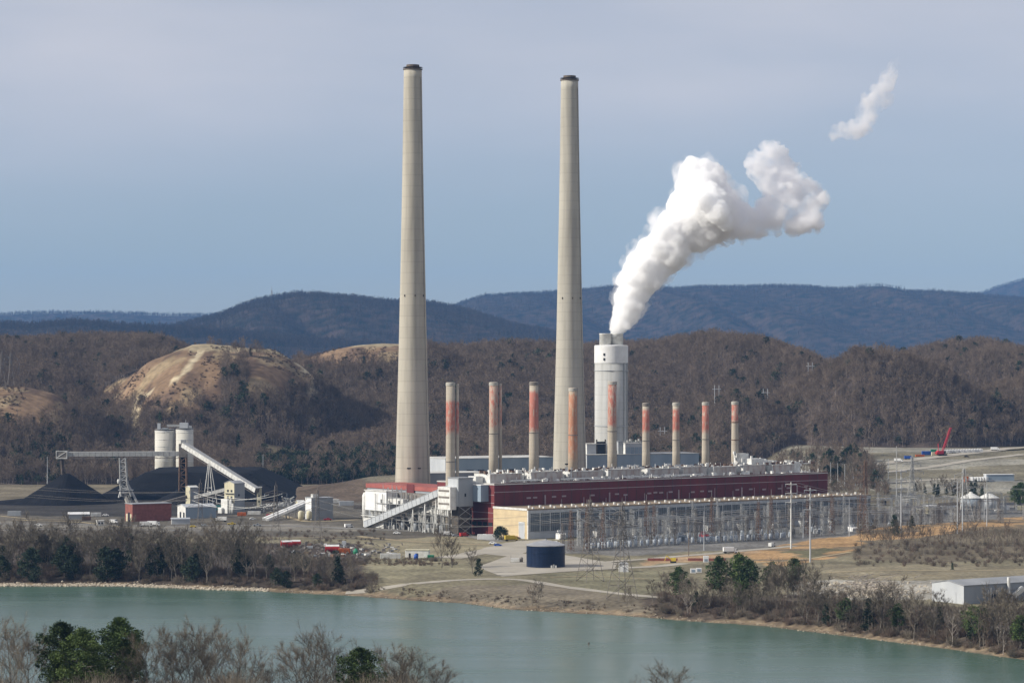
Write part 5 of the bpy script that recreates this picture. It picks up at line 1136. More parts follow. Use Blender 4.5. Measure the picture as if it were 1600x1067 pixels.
tag(mb.build('yard_scrap', M['steel'], kind='stuff'), 'pale odds and ends of scrap strewn over the laydown yard', 'scrap', kind='stuff')
o = thing('valve_cabinet', 'white equipment cabinet on the road between the pylons', 'cabinet', GP(975, 893)); MB().box(-2.6, 2.2, -1.8, 1.8, 0, 4.2).build('body', M['whiteclean'], o); MB().add([(-2.8, -2, 4.2), (2.4, -2, 4.2), (2.4, 2, 4.2), (-2.8, 2, 4.2), (-1.5, 0, 5), (1.2, 0, 5)], [(3, 2, 1, 0), (0, 1, 5, 4), (1, 2, 5), (2, 3, 4, 5), (3, 0, 4)]).build('roof', M['galv'], o); MB().box(-.6, .6, -1.95, -1.8, 0, 2.6).build('door', M['lgrey'], o)
for k, (px, py) in enumerate(((1103, 878), (1083, 895), (1092, 894))): o = thing('white_cabinet', ('white tent shaped cabinet at the dirt works', 'left of two white panels behind the pine tree', 'right of two white panels behind the pine tree')[k], 'cabinet', GP(px, py)); MB().box(-1.4, 1.4, -1, 1, 0, 3.4 if k == 0 else 2.2).build('body', M['whiteclean'], o); MB().box(-.9, .9, -1.08, -1, .5, 1.8).build('panel', M['bgrey'], o)
for k, (px, L_) in enumerate(((1012, 16), (1075, 20))): o = thing('silt_fence', ('left' if k == 0 else 'right') + ' stretch of rust red shuttering along the dirt works', 'fence', GP(px, 876), R(-4)); MB().box(0, L_, -.1, .1, 0, 1.4).build('sheet', M['brick'], o); [MB().bar((q * L_ / 5, 0, 0), (q * L_ / 5, 0, 1.8), .08, 4).build('post', M['wood'], o) for q in range(6)]
o = thing('excavator', 'small yellow excavator at the dirt works', 'excavator', GP(1052, 879), R(170)); MB().box(-1.5, 1.5, -1.2, 1.2, 0, .9).build('track', M['rubber'], o); MB().box(-1.4, 1.0, -1.1, 1.1, .9, 2.6).build('house', M['yellow'], o); MB().bar((1, 0, 1.8), (3.6, 0, 3.6), .25, 4).build('boom', M['yellow'], o); MB().bar((3.6, 0, 3.6), (4.6, 0, 1), .2, 4).build('arm', M['yellow'], o)
o = thing('channel_marker', 'lone dark marker post standing in the water', 'post', (*G(920, 1010, LAKE), LAKE)); MB().bar((0, 0, -3), (0, 0, 1.8), .15, 6, cap=True).build('post', M['wood'], o); MB().box(-.35, .35, -.05, .05, 1.0, 1.7).build('board', M['soot'], o)

# more yard traffic and stores
spots = [('white pickup truck on the left yard road below the coal cone', 60, 822, 'w', 'pickup'), ('white van parked left of the brick shed doors', 178, 817, 'W', 'van'), ('white box truck between brick shed and low annex', 228, 823, 'w', 'truck'), ('second white box truck close to the low annex', 240, 822, 'W', 'truck'),
 ('grey car on the yard road below the grey shed', 318, 822, 'g', 'car'), ('white car below the tail tower on the yard', 395, 812, 'W', 'car'), ('red car on the yard right of the tail tower', 421, 806, 'r', 'car'), ('white van on the road left of the precipitator', 545, 824, 'W', 'van'), ('grey pickup truck left of the hopper building ramps', 402, 822, 'g', 'pickup'),
 ('white car parked under the inclined gallery', 620, 834, 'W', 'car'), ('white van parked under the head house', 700, 836, 'W', 'van'), ('grey car parked between the head house and red van', 712, 838, 'g', 'car'), ('white truck on the terrace road left of blue truck', 1404, 722, 'W', 'truck'), ('white truck on the terrace right of the ring sections', 1555, 704, 'W', 'truck'),
 ('dark car on the gravel terrace below the ring sections', 1510, 714, 'd', 'car'), ('white van by the relay building', 1490, 806, 'W', 'van'), ('white pickup truck by the splayed pylon', 1560, 799, 'W', 'pickup'), ('white car on the paved yard left of the cream wall', 770, 850, 'W', 'car'), ('blue car on the paved yard left of the cream wall', 778, 853, 'b', 'car'), ('white pickup truck in the switchyard entrance', 868, 850, 'W', 'pickup')]
for lab, px, py, c, kd in spots: car(lab, px, py, {'w': M['white'], 'W': M['whiteclean'], 'g': M['mgrey'], 'r': M['red'], 'd': M['soot'], 'b': M['blue']}[c], R(rr.uniform(-20, 25)), kd)
for lab, px, py, L_, mm_, h_ in (('grey container at the left edge of the yard', 12, 806, 9, M['mgrey'], 3.5), ('white container behind the low shed at far left', 142, 807, 7, M['white'], 2.6), ('rust brown container right of the low shed', 128, 813, 6, M['rust'], 2.6), ('orange container at the foot of the transfer tower', 371, 806, 6, M['orange'], 2.4), ('white container in the yard right of the transfer tower', 387, 804, 9, M['white'], 2.4),
    ('teal container beside the transfer tower', 337, 797, 6, M['teal'], 3.4), ('grey container before the embankment right of scrap heap', 478, 790, 10, M['mgrey'], 3), ('white container before the embankment', 530, 790, 11, M['lgrey'], 3.4), ('brown container row before the embankment', 552, 795, 8, M['steel'], 3), ('white container by the far road above the scrap heap', 505, 786, 12, M['white'], 3),
    ('grey container between relay building and cream hut', 1405, 803, 8, M['lgrey'], 3), ('white container left of the grey tanks', 1482, 797, 7, M['whiteclean'], 3), ('white container right of the grey tanks', 1562, 797, 7, M['whiteclean'], 3.4), ('pale container under the splayed pylon', 1590, 797, 8, M['paleyellow'], 3)):
    container(lab, px, py, L_, mm_, R(rr.uniform(-5, 12)), h_)

# ------------------------------------------------------------------ switchyard
col_m = lattice(MB(), (0, 0, 0), (0, 0, 13.5), 1.7, 1.2, 9, .17, .11).mesh('column', M['galv'])
bm2 = MB()
for a_, b_ in ((-.5, 12.4), (.5, 12.4), (-.5, 13.5), (.5, 13.5)): bm2.bar((0, a_, b_), (19, a_, b_), .12, 4)
for i in range(13):
    x0 = 19 * i / 13; x1 = 19 * (i + 1) / 13
    for yy in (-.5, .5): bm2.bar((x0, yy, 12.4 if i % 2 else 13.5), (x1, yy, 13.5 if i % 2 else 12.4), .08, 3)
beam_m = bm2.mesh('beam', M['galv'])
col_d = col_m.copy(); col_d.materials.clear(); col_d.materials.append(M['steel']); beam_d = beam_m.copy(); beam_d.materials.clear(); beam_d.materials.append(M['steel'])
ins = MB()
for k in range(3):
    for q in range(5): ins.lathe([(.12, 11.9 - q * .45), (.3, 12 - q * .45), (.12, 12.1 - q * .45)], 6, 4 + k * 5.5, 0)
ins_m = ins.mesh('insulator_string', M['porcelain'])
gr = ['nearest the river', 'second from the river', 'third from the river', 'nearest the turbine hall']
for j, w in enumerate((-88, -67, -46, -27)):
    for i in range(18):
        s = -22 + i * 20 + j * 5
        s += rr.uniform(-4, 4); w_j = w + rr.uniform(-3.5, 3.5)
        if s > (262, 345, 350, 330)[j] or (j == 3 and i < 1) or rr.random() < .1: continue
        o = thing('switchyard_gantry', 'grey lattice portal gantry, ' + ('far left', 'left', 'centre left', 'centre right', 'right', 'far right')[min(5, i * 6 // 18)] + ' in the switchyard row ' + gr[j], 'gantry', (*SW(s, w_j), 0), UA, 'switchyard gantries row ' + gr[j]); o.scale = (1, 1, (1.0, 1.08, .9, 1.15)[j] * rr.uniform(.72, 1.2))
        cm_, bm_j = (col_m, beam_m) if rr.random() < .55 else (col_d, beam_d); link('column', cm_, o); link('column', cm_, o, (19, 0, 0)); link('beam', bm_j, o); link('insulator_string', ins_m, o)
mast_m = lattice(MB(), (0, 0, 0), (0, 0, 26), 2.6, .9, 14, .15, .1).mesh('mast', M['rust']); arm_m = MB().bar((-4, 0, 21), (4, 0, 21), .16, 4).bar((-3, 0, 24.5), (3, 0, 24.5), .14, 4).mesh('cross_arm', M['rust']); spike = MB().bar((0, 0, 26), (0, 0, 29.5), .12, 4).mesh('lightning_spike', M['galv'])
gmast = mast_m.copy(); gmast.materials.clear(); gmast.materials.append(M['galv']); garm = arm_m.copy(); garm.materials.clear(); garm.materials.append(M['galv'])
for i, (px, py) in enumerate(((892, 861), (917, 860), (942, 858), (1010, 850), (1022, 849), (1112, 846), (1185, 845), (1205, 842), (1262, 838), (1300, 835), (1345, 832), (1352, 835))):
    o = thing('lattice_mast', 'rust brown lattice mast above the switchyard, ' + ('leftmost', 'second from left', 'third from left', 'left of the close pair', 'right of the close pair', 'at the centre', 'left of the white pole', 'nearest the white pole', 'right of the grey pole', 'third from right', 'second from right', 'rightmost')[i], 'mast', GP(px, py), UA, 'brown lattice masts in the switchyard'); o.scale.z = rr.uniform(.85, 1.1); link('mast', mast_m, o); link('cross_arm', arm_m, o); link('lightning_spike', spike, o)
tank_m = MB().lathe([(.8, .6), (1.0, .8), (1.0, 3.4), (.7, 3.8)], 12).mesh('tank', M['breaker'], True); legs_m = MB().bar((-.7, -.7, 0), (-.7, -.7, 1), .12, 4).bar((.7, -.7, 0), (.7, -.7, 1), .12, 4).bar((0, .8, 0), (0, .8, 1), .12, 4).mesh('leg_frame', M['galv'])
bush_m = MB().bar((-.4, 0, 3.6), (-.9, 0, 6), .16, 6, .08).bar((.4, 0, 3.6), (.9, 0, 6), .16, 6, .08).mesh('bushing', M['porcelain'])
for j, (w, n_, s0, st, lab) in enumerate(((-93, 34, -30, 4.6, 'front row along the switchyard road'), (-89, 32, -20, 4.9, 'second row behind the switchyard road'), (-60, 30, 0, 8.5, 'row in the middle of the switchyard'))):
    for i in range(n_):
        if rr.random() < .14: continue
        o = thing('circuit_breaker', 'grey circuit breaker, ' + ('left end', 'left part', 'centre', 'right part', 'right end')[min(4, i * 5 // n_)] + ' of the ' + lab, 'breaker', (*SW(s0 + i * st + rr.uniform(-.4, .4), w + rr.uniform(-.5, .5)), 0), UA, 'circuit breakers, ' + lab); link('tank', tank_m, o); link('leg_frame', legs_m, o); link('bushing', bush_m, o)
def transformer(label, s, w, m_, group):
    o = thing('transformer', label, 'transformer', (*SW(s, w), 0), UA, group); MB().box(-2.6, 2.6, -1.5, 1.5, .4, 4).build('tank', m_, o)
    for k in range(6): MB().box(-2.4 + k * .85, -2.1 + k * .85, -2.6, -1.5, .8, 3.6).build('radiator_fin', m_, o)
    for k in range(3): MB().bar((-1.5 + k * 1.5, 0, 4), (-1.7 + k * 1.7, 0, 6.4), .22, 8, .1).build('bushing', M['porcelain'], o)
    MB().bar((-1.6, .9, 5), (1.6, .9, 5), .55, 10, cap=True).build('conservator', m_, o); MB().box(-3, 3, -2.8, 1.8, -.2, .4).build('plinth', M['concrete'], o); return o
transformer('large white finned transformer beside the cream corner of the turbine hall', 14, -14, M['whiteclean'], None)
for i, s in enumerate((44, 74, 104, 134, 162, 190, 216, 242)): transformer('white step up transformer in the row along the turbine hall front', s, -12, M['white'], 'unit transformers along the turbine hall')
for i, (s, w) in enumerate(((58, -74), (74, -76), (150, -70), (170, -74), (196, -78), (214, -76))): transformer(('grey', 'dull red', 'grey', 'pale', 'white', 'dark grey')[i] + ' switchyard transformer, number %s from the left in the middle rows' % ('one', 'two', 'three', 'four', 'five', 'six')[i], s, w, (M['porcelain'], M['red'], M['galv'], M['lgrey'], M['whiteclean'], M['steel'])[i], None)
mb = MB()
for i in range(950):
    s = rr.uniform(-25, 345); w = rr.uniform(-92 if i % 3 else -108, -18)
    if s > 262 and w < -70: continue; x, y = SW(s, w); k = rr.random()
    if k < .5: h_ = rr.uniform(3, 7); mb.bar((x, y, 0), (x, y, h_), .14, 4); mb.box(x - .6, x + .6, y - .3, y + .3, h_, h_ + .3)
    else: a_ = rr.uniform(.4, 1.2); mb.box(x - a_, x + a_, y - a_, y + a_, 0, rr.uniform(1, 3))
tag(mb.build('switchgear', M['lgrey'], kind='stuff'), 'jumble of disconnect switches and small cabinets all over the switchyard', 'switchgear', kind='stuff')
mb = MB()
for w in np.arange(-90, -20, 6.5):
    for zz in (6.5, 10.8): a_ = SW(-20, w); b_ = SW(300, w); mb.bar((*a_, zz), (*b_, zz), .1, 3)
for s in np.arange(-20, 300, 10): a_ = SW(s, -90); b_ = SW(s + 8, -22); mb.bar((*a_, 12.3), (*b_, 13.2), .06, 3)
tag(mb.build('busbar', M['steel'], kind='stuff'), 'web of overhead busbars and conductors above the switchyard', 'wires', kind='stuff')
for i in range(22):
    px = rr.uniform(1375, 1600); py = rr.uniform(797, 818)
    o = thing('switchyard_gantry', 'grey lattice gantry in the outer switchyard ' + ('beside the cream hut', 'before the relay building', 'left of the grey tanks', 'below the grey tanks', 'at the right picture edge')[int(np.searchsorted([1420, 1480, 1515, 1565], px))], 'gantry', GP(px, py), UA + rr.choice((0, 1.57)), 'gantries of the outer switchyard'); o.scale = (.7, .7, rr.uniform(.6, 1.1))
    link('column', col_m, o); link('column', col_m, o, (19, 0, 0)); link('beam', beam_m, o); link('insulator_string', ins_m, o)
for i in range(16):
    px = rr.uniform(900, 1340); w = rr.uniform(-84, -30); s_ = 20 + i * 18
    o = thing('lattice_mast', 'grey lattice mast among the gantries, ' + ('first', 'second', 'third', 'fourth', 'fifth', 'sixth', 'seventh', 'eighth', 'ninth', 'tenth', 'eleventh', 'twelfth', 'thirteenth', 'fourteenth', 'fifteenth', 'sixteenth')[i] + ' from the left', 'mast', (*SW(s_, w), 0), UA, 'grey lattice masts in the switchyard'); o.scale = (.8, .8, rr.uniform(.6, .95)); link('mast', gmast, o); link('cross_arm', garm, o)
fp_ = MB().bar((0, 0, 0), (0, 0, 2.6), .07, 4).mesh('post', M['galv'])
fo = thing('switchyard_fence', 'chain link fence along the river side of the switchyard', 'fence', (*SW(-34, -97), 0), UA)
for i in range(56): link('post', fp_, fo, (i * 6., 0, 0))
mb = MB()
for zz in (.3, 1.4, 2.5): mb.bar((0, 0, zz), (330, 0, zz), .04, 3)
mb.build('rail', M['galv'], fo)

# ------------------------------------------------------------------ pylons, poles and lines
def pylon(label, px, py, H, wb, m_, rz=.4, arms=((.62, 7), (.74, 8.5), (.87, 6.5)), loc=None, r=.2):
    o = thing('lattice_pylon', label, 'pylon', loc or GP(px, py), rz); mb = MB()
    lv_ = [(0, wb), (.28, wb * .66), (.52, wb * .36), (1, 1.2)]
    for (u0, w0), (u1, w1), n_ in zip(lv_[:-1], lv_[1:], (2, 3, 8)): lattice(mb, (0, 0, u0 * H), (0, 0, u1 * H), w0, w1, n_, r, r * .6)
    mb.build('body', m_, o)
    for (u, l) in arms:
        a = MB(); z = u * H; q = 1.2 + (1 - u) * 2
        for s_ in (-1, 1):
            for e in (-.5, .5): a.bar((0, e * q, z), (s_ * l, 0, z + .2), r * .7, 3); a.bar((0, e * q, z + 2), (s_ * l, 0, z + .2), r * .7, 3)
            for k in (.35, .7): a.bar((s_ * l * k, 0, z + .1), (s_ * l * (k - .2), 0, z + 1.6), r * .5, 3)
        ar = a.build('cross_arm', m_, o); i_ = MB()
        for s_ in (-1, 1): i_.bar((s_ * l, 0, z), (s_ * l, 0, z - 1.8), .16, 5)
        i_.build('insulator', M['porcelain'], ar)
    MB().bar((0, 0, H), (0, 0, H + 2.5), r, 4, .05).build('peak', m_, o); return o
PY = {}
PY['a'] = pylon('brown lattice pylon behind the shore road, left of the pair', 922, 908, 40, 10, M['steel'], .5, r=.17)
PY['b'] = pylon('brown lattice pylon nearest the water, right of the pair', 972, 936, 44, 10.5, M['steel'], .5, r=.17)
PY['c'] = pylon('grey lattice pylon with wide splayed legs at the right edge by the tanks', 1506, 816, 36, 11, M['galv'], .2)
PY['d'] = pylon('tall grey lattice pylon left of the round grey tanks', 1425, 803, 40, 8, M['galv'], .2)
PY['e'] = pylon('thin brown pylon standing right of the power house', 1352, 812, 40, 6, M['rust'], .2)
PY['f'] = pylon('thin grey pylon in the left yard before the ramp conveyors', 431, 856, 36, 7, M['steel'], .3, r=.11)
PY['g'] = pylon('thin grey pylon left of the laydown yard bare bushes', 496, 850, 32, 6, M['steel'], .3, r=.11)
PY['h'] = pylon('thin grey pylon above the thicket on left bank', 313, 850, 36, 6.5, M['steel'], .3, r=.1)
for k, (px, py, Y) in enumerate(((3, 636, 2560), (17, 604, 2640))):
    x = (px - 800) / FP * Y; h_ = float(hill_h(np.array([x]), np.array([float(Y)]))[0]); pylon(('lower', 'upper')[k] + ' hillside pylon at the far left edge', 0, 0, 36, 8, M['steel'], .3, loc=(x, Y, h_), r=.16)
def pole(name, label, px, py, pyt, r0, m_, arms=0, cat='pole', rz=0.3, group=None):
    b = GP(px, py); H = XZ(px, pyt, b[1])[1] - b[2]; o = thing(name, label, cat, b, rz, group); MB().bar((0, 0, -.5), (0, 0, H), r0, 8, r0 * .55, cap=True).build('shaft', m_, o)
    for k in range(arms):
        z = H - 1.2 - k * 5.2; c = MB(); c.bar((-3.6, 0, z), (3.6, 0, z), .2, 4); c.bar((0, 0, z - .8), (2.5, 0, z), .1, 3); c.bar((0, 0, z - .8), (-2.5, 0, z), .1, 3); c = c.build('cross_arm', m_, o); i_ = MB()
        for s_ in (-3.4, 3.4): i_.bar((s_, 0, z), (s_, 0, z - 1.5), .14, 5)
        i_.build('insulator', M['porcelain'], c)
    return o
pole('steel_pole', 'white steel pole with three crossarms before the maroon wall', 1236, 857, 753, .55, M['white'], 3)
pole('steel_pole', 'grey steel pole with crossarms right of the white one on the dirt bank', 1266, 878, 762, .5, M['lgrey'], 3)
pole('steel_pole', 'tallest bare steel pole at the right of the power house', 1401, 800, 697, .5, M['galv'], 0)
pole('steel_pole', 'steel pole with two crossarms beside the tallest bare pole', 1408, 833, 733, .45, M['lgrey'], 3)
pole('steel_pole', 'plain grey pole on the dirt bank, left of the two before the grey tanks', 1496, 833, 752, .38, M['lgrey'], 0)
pole('steel_pole', 'plain grey pole on the dirt bank, right of the two before the grey tanks', 1504, 831, 745, .42, M['lgrey'], 0)
pole('light_pole', 'thin white light pole in front of the turbine hall glazing', 902, 852, 796, .2, M['white'], 0)
pole('light_pole', 'thin pole at far left beside the coal cone', 74, 757, 713, .35, M['lgrey'], 0); pole('light_pole', 'thin pole before the evergreen belt behind the conveyor', 411, 755, 710, .35, M['lgrey'], 0)
for k, px in enumerate((1298, 1309, 1320)): pole('light_pole', ('left', 'middle', 'right')[k] + ' of three slim poles just right of the maroon building', px, 765, 722 + k, .3, M['lgrey'], 0)
for k, (px, py) in enumerate(((1388, 755), (1340, 836), (1327, 838), (1255, 842), (1100, 860), (1076, 868), (1542, 822), (1538, 815))): pole('light_pole', ('slim pole below the gravel terrace', 'brown pole at the right end of the switchyard', 'slim pole among the right switchyard gantries', 'slim pole right of the white crossarm pole', 'slim pole at the switchyard road bend', 'dark pole standing at the dirt works', 'slim pole right of the lattice pylon with splayed legs', 'slim pole behind the right edge dirt bank')[k], px, py, py - (38, 70, 60, 46, 62, 58, 70, 62)[k], .26, M['wood'] if k in (1, 5) else M['lgrey'], 0)
def hpole(label, px, py, Y):
    x = (px - 800) / FP * Y; z = float(hill_h(np.array([x]), np.array([float(Y)]))[0]); o = thing('twin_pole', label, 'pole', (x, Y, z)); 
    for s_ in (-2.2, 2.2): MB().bar((s_, 0, -1), (s_, 0, 26), .3, 5).build('post', M['lgrey'], o)
    MB().bar((-4.5, 0, 22), (4.5, 0, 22), .25, 4).build('cross_arm', M['lgrey'], o)
hpole('grey H frame pole on the wooded hill right of the chimneys', 1196, 610, 2790); hpole('H frame pole on the hill just right of the second last chimney', 1120, 650, 2730); hpole('upper H frame pole near the saddle of the hills', 1266, 594, 2860); hpole('low H frame pole on the hill between the shorter chimneys', 1035, 680, 2640)
x, z = XZ(425, 466, 9500); o = thing('radio_mast', 'thin radio mast on the mountain top at left', 'mast', (x, 9490, float(mtn_fn[3][0](np.array([x]), np.array([9490.]))[0]))); o.scale = (1.5, 1.5, 1.5); lattice(MB(), (0, 0, -2), (0, 0, 26), 4, 2.2, 7, .5, .35).build('mast', M['galv'], o); MB().bar((0, 0, 26), (0, 0, 34), .5, 4).build('antenna', M['galv'], o)

def wires(name, label, A, B, offs, sag, r=.06, m_=None):
    A = Vector(A); B = Vector(B); o = thing(name, label, 'power line', A); d = (B - A); n_ = Vector((-d.y, d.x, 0)).normalized()
    for (l, z) in offs:
        w_ = MB(); prev = None
        for i in range(25):
            u = i / 24; p = d * u + n_ * l + Vector((0, 0, z - 4 * sag * u * (1 - u)))
            if prev is not None: w_.bar(prev, p, r, 3)
            prev = p
        w_.build('conductor', m_ or M['galv'], o)
def top(k, f=.75): o = PY[k]; return (o.location.x, o.location.y, o.location.z + f)
wires('power_line', 'power lines sagging across the coal piles at left', (-420, 1800, 34), top('h', 26), ((-7, 0), (7, 0), (-8, 5), (8, 5)), 7, .04, M['steel'])
wires('power_line', 'power lines between the two thin pylons of the left yard', top('h', 26), top('f', 26), ((-7, 0), (7, 0), (-6, 5), (6, 5)), 4)
wires('power_line', 'power lines from the left yard to the laydown pylon', top('f', 26), top('g', 24), ((-6, 0), (6, 0)), 2)
wires('power_line', 'power lines from the laydown pylon to the shore pylons', top('g', 24), top('a', 32), ((-7, 0), (7, 0), (-7, 4), (7, 4)), 9)
wires('power_line', 'power lines linking the pair of brown shore pylons', top('a', 33), top('b', 36), ((-7, 0), (7, 0), (-8, 5), (8, 5)), 3)
wires('power_line', 'power lines from the white crossarm pole to the right edge', (*G(1236, 857), 38), (*G(1506, 816), 28), ((-3.5, 0), (3.5, 0), (-3.5, -5), (3.5, -5), (-3.5, -10), (3.5, -10)), 9, .09)
wires('power_line', 'power lines from the right pylon out of the picture', top('c', 24), (520, 1800, 26), ((-7, 0), (7, 0), (-6, 5), (6, 5)), 4, .08)

# ------------------------------------------------------------------ individual trees
def at_top(px, Y, pyt, H0): x = (px - 800) / FP * Y; z = gz(x, Y); return (x, Y, z), (XZ(px, pyt, Y)[1] - z) / H0
# foreground, near bank
FB = [make_tree('bare', 300 + i, 17, M['bark'], M['twig'], spread=.42, limbs=18, sub=10, twigs=32, tw=.034, trunk_r=.22, low=.2, twl=.095) for i in range(4)]
FPN = [make_tree('pine', 320 + i, 20, M['bark'], (M['pine'], M['pine'], M['pinelight'])[i], wid=.27, n=95, per=120, s=.32, low=.36 if i < 2 else .28, rad=1.15) for i in range(3)]
FCD = make_tree('cedar', 330, 13, M['bark'], M['pinelight'], wid=.22, n=110, per=40, s=.32)
fg = 'trees on the near bank at the bottom of the picture'
for (px, Y, pyt, k, lab, wsc) in ((178, 590, 962, 0, 'tall dark pine, right of the foreground pine group', 1.12), (100, 600, 969, 1, 'dark pine at the back left of the foreground pine group', 1.15), (128, 575, 980, 2, 'lighter green pine in the middle of the foreground pine group', 1.1), (205, 610, 985, 0, 'slim pine on the right edge of the foreground pine group', .7), (566, 570, 1010, 1, 'round topped pine alone among bare foreground trees', 1.0)):
    loc, s = at_top(px, Y, pyt, 19.6); plant(FPN[k], 'pine_tree', lab, fg, loc, (wsc * 1.0, wsc * 1.0, s))
for (px, Y, pyt, lab) in ((88, 580, 1018, 'bright green cedar at the lower left of the foreground pines'),): loc, s = at_top(px, Y, pyt, 13); plant(FCD, 'cedar_tree', lab, fg, loc, (1, 1, s))
fb = [(12, 985, 'bare tree at the bottom left corner'), (40, 996, 'slim bare tree left of the foreground pines'), (228, 1004, 'bare bushy tree touching the right side of the foreground pines'), (262, 998, 'bare tree with fine grey crown right of the pines'), (295, 1006, 'bare tree left of the widest bare crown at the bottom'), (336, 992, 'widest fan shaped bare tree at the bottom left'), (372, 1003, 'bare tree with thick leaning branches right of the widest crown'), (412, 1040, 'low bare tree in the gap before the lone pine'), (495, 1006, 'rounded bare tree left of the lone round pine'), (470, 1024, 'small bare tree left of the rounded bare one'), (530, 1028, 'slender bare tree just left of the lone pine'), (602, 1030, 'bare tree touching the right of the lone pine'), (640, 1034, 'rightmost large bare crown of the foreground'), (668, 1052, 'low bare tree at right end of the foreground group'), (1042, 1054, 'twig tips of a bare tree at the bottom centre right'), (150, 1040, 'bare tree growing under the foreground pines')]
for i, (px, pyt, lab) in enumerate(fb):
    Y = 575 + (i * 37) % 70; loc, s = at_top(px, Y, pyt + (10 if px < 460 and px != 336 else 0), 16.2); plant(FB[i % 4], 'bare_tree', lab, fg, loc, (1.0 if px != 336 else 1.2, 1.0 if px != 336 else 1.2, s))
fsrc = [source('near_brush', (bush(340 + i, 9, 5, 1500, .04, 1.1), M['twig'])) for i in range(3)]
P = []; sc = []
for i in range(260):
    px = random.uniform(-60, 690); Y = random.uniform(540, 700); x = (px - 800) / FP * Y; z = gz(x, Y); pyt = 1058 + 9 * math.sin(px * .03) + random.uniform(-8, 14) + (22 if 395 < px < 450 else 0) + max(0, px - 640) * .4; h_ = XZ(px, pyt, Y)[1] - z
    if h_ > 2: P.append((x, Y, z)); sc.append(min(h_ / 8.6, 2.2))
scatter('near_brush', 'tangle of bare brush filling the near bank under the foreground trees', 'brush', np.array(P), np.array(sc), rng.integers(0, 3, len(P)), fsrc, zs=np.ones(len(P)))

# far shore
SB = [make_tree('bare', 400 + i, 16, M['bark'], M['twig'], spread=.33, limbs=14, sub=7, twigs=12, tw=.085, trunk_r=.24, low=.22, twl=.12) for i in range(5)]
SW_ = [make_tree('bare', 410 + i, 13, M['bark'], M['twigwarm'], spread=.34, limbs=10, sub=6, twigs=9, tw=.085, trunk_r=.2, low=.15, twl=.14) for i in range(3)]
SY = [make_tree('bare', 420 + i, 16, M['twigpale'], M['twigpale'], spread=.34, limbs=11, sub=4, twigs=4, tw=.1, trunk_r=.3, low=.3, twl=.09) for i in range(2)]
SP = [make_tree('pine', 430 + i, 18, M['bark'], (M['pine'], M['pinelight'], M['pine'])[i], wid=.27, n=60, per=42, s=.6, low=.3, rad=1.35) for i in range(3)]
SE = [make_tree('pine', 450 + i, 13, M['bark'], M['cedar'], wid=.3, n=60, per=36, s=.6, low=.1, rad=1.3) for i in range(2)]
SD = [make_tree('cedar', 440 + i, 12, M['bark'], M['cedar'], wid=.24, n=70, per=20, s=.55) for i in range(2)]
def shore_tree(meshes, H0, name, label, group, px, off, H):
    """off metres inland of the waterline"""
    x = (px - 800) / FP * 1200
    for _ in range(6): y = float(shoreY(np.array([x]))[0]) + off; x = (px - 800) / FP * y
    s = H / H0; return plant(meshes, name, label, group, (x, y, gz(x, y) - .2), (s * random.uniform(.85, 1.15), s * random.uniform(.85, 1.15), s))
rt = random.Random(21)
gl_ = 'trees of the thicket along the left bank'
for i in range(108):
    px = -30 + 582 * (i + rt.random()) / 108; off = rt.choice((18, 26, 36, 48, 62, 80)) + rt.uniform(-5, 5); H = rt.uniform(17, 25) * (.66 if px > 400 else 1) * (.85 if px > 480 else 1); seg_ = ('at the left edge of the picture', 'below the coal cone', 'below the brick building', 'below the transfer tower', 'below the ramp conveyors', 'before the laydown yard')[int(np.searchsorted([90, 185, 270, 390, 475], px))] + (', near water' if off < 30 else ', back rows' if off > 55 else ', mid rows')
    if rt.random() < .22: shore_tree(SE[i % 2], 13, 'evergreen_tree', 'dark evergreen on left bank ' + seg_, gl_, px, off * .8, H * .72)
    elif rt.random() < .2: shore_tree(SW_[i % 3], 13, 'bare_tree', 'warm brown bare tree on left bank ' + seg_, gl_, px, off, H * .8)
    else: shore_tree(SB[i % 5], 16, 'bare_tree', 'grey bare tree on left bank ' + seg_, gl_, px, off, H)
for (px, off, H, ms, h0, nm, lab) in ((205, 60, 17, SD[0], 12, 'cedar_tree', 'tallest dark evergreen above the left bank thicket'), (528, 22, 14, SD[1], 12, 'cedar_tree', 'dark pointed cedar at the right end of the left bank thicket'), (748, 105, 9, SD[0], 12, 'cedar_tree', 'dark bushy cedar left of the blue tank yard'),
        (584, 10, 8, SW_[0], 13, 'bare_tree', 'lone small bare tree on the beach right of the left thicket'), (690, 140, 19, SB[1], 16, 'bare_tree', 'tall bare tree below the head house, left of two'), (706, 146, 16, SB[3], 16, 'bare_tree', 'tall bare tree below the head house, right of two'), (738, 120, 12, SB[0], 16, 'bare_tree', 'bare tree beside the dark bushy cedar'),
        (840, 8, 12, SB[2], 16, 'bare_tree', 'leaning bare tree on the beach below the blue tank'), (832, 12, 9, SW_[1], 13, 'bare_tree', 'small bare shrub tree beside the leaning beach tree'), (980, 12, 11, SB[4], 16, 'bare_tree', 'bare tree at the foot of the nearest brown pylon'), (1020, 30, 10, SB[1], 16, 'bare_tree', 'bare tree alone on grass left of the shore pines'),
        (258, 118, 12, SB[2], 16, 'bare_tree', 'wide bare tree before the low annex and grey shed'), (545, 150, 9, SW_[2], 13, 'bare_tree', 'bushy bare tree before the precipitator, left of two'), (560, 158, 9, SW_[0], 13, 'bare_tree', 'bushy bare tree before the precipitator, right of two')):
    shore_tree(ms, h0, nm, lab, None, px, off, H)
gr_ = 'trees of the thicket along the right bank'
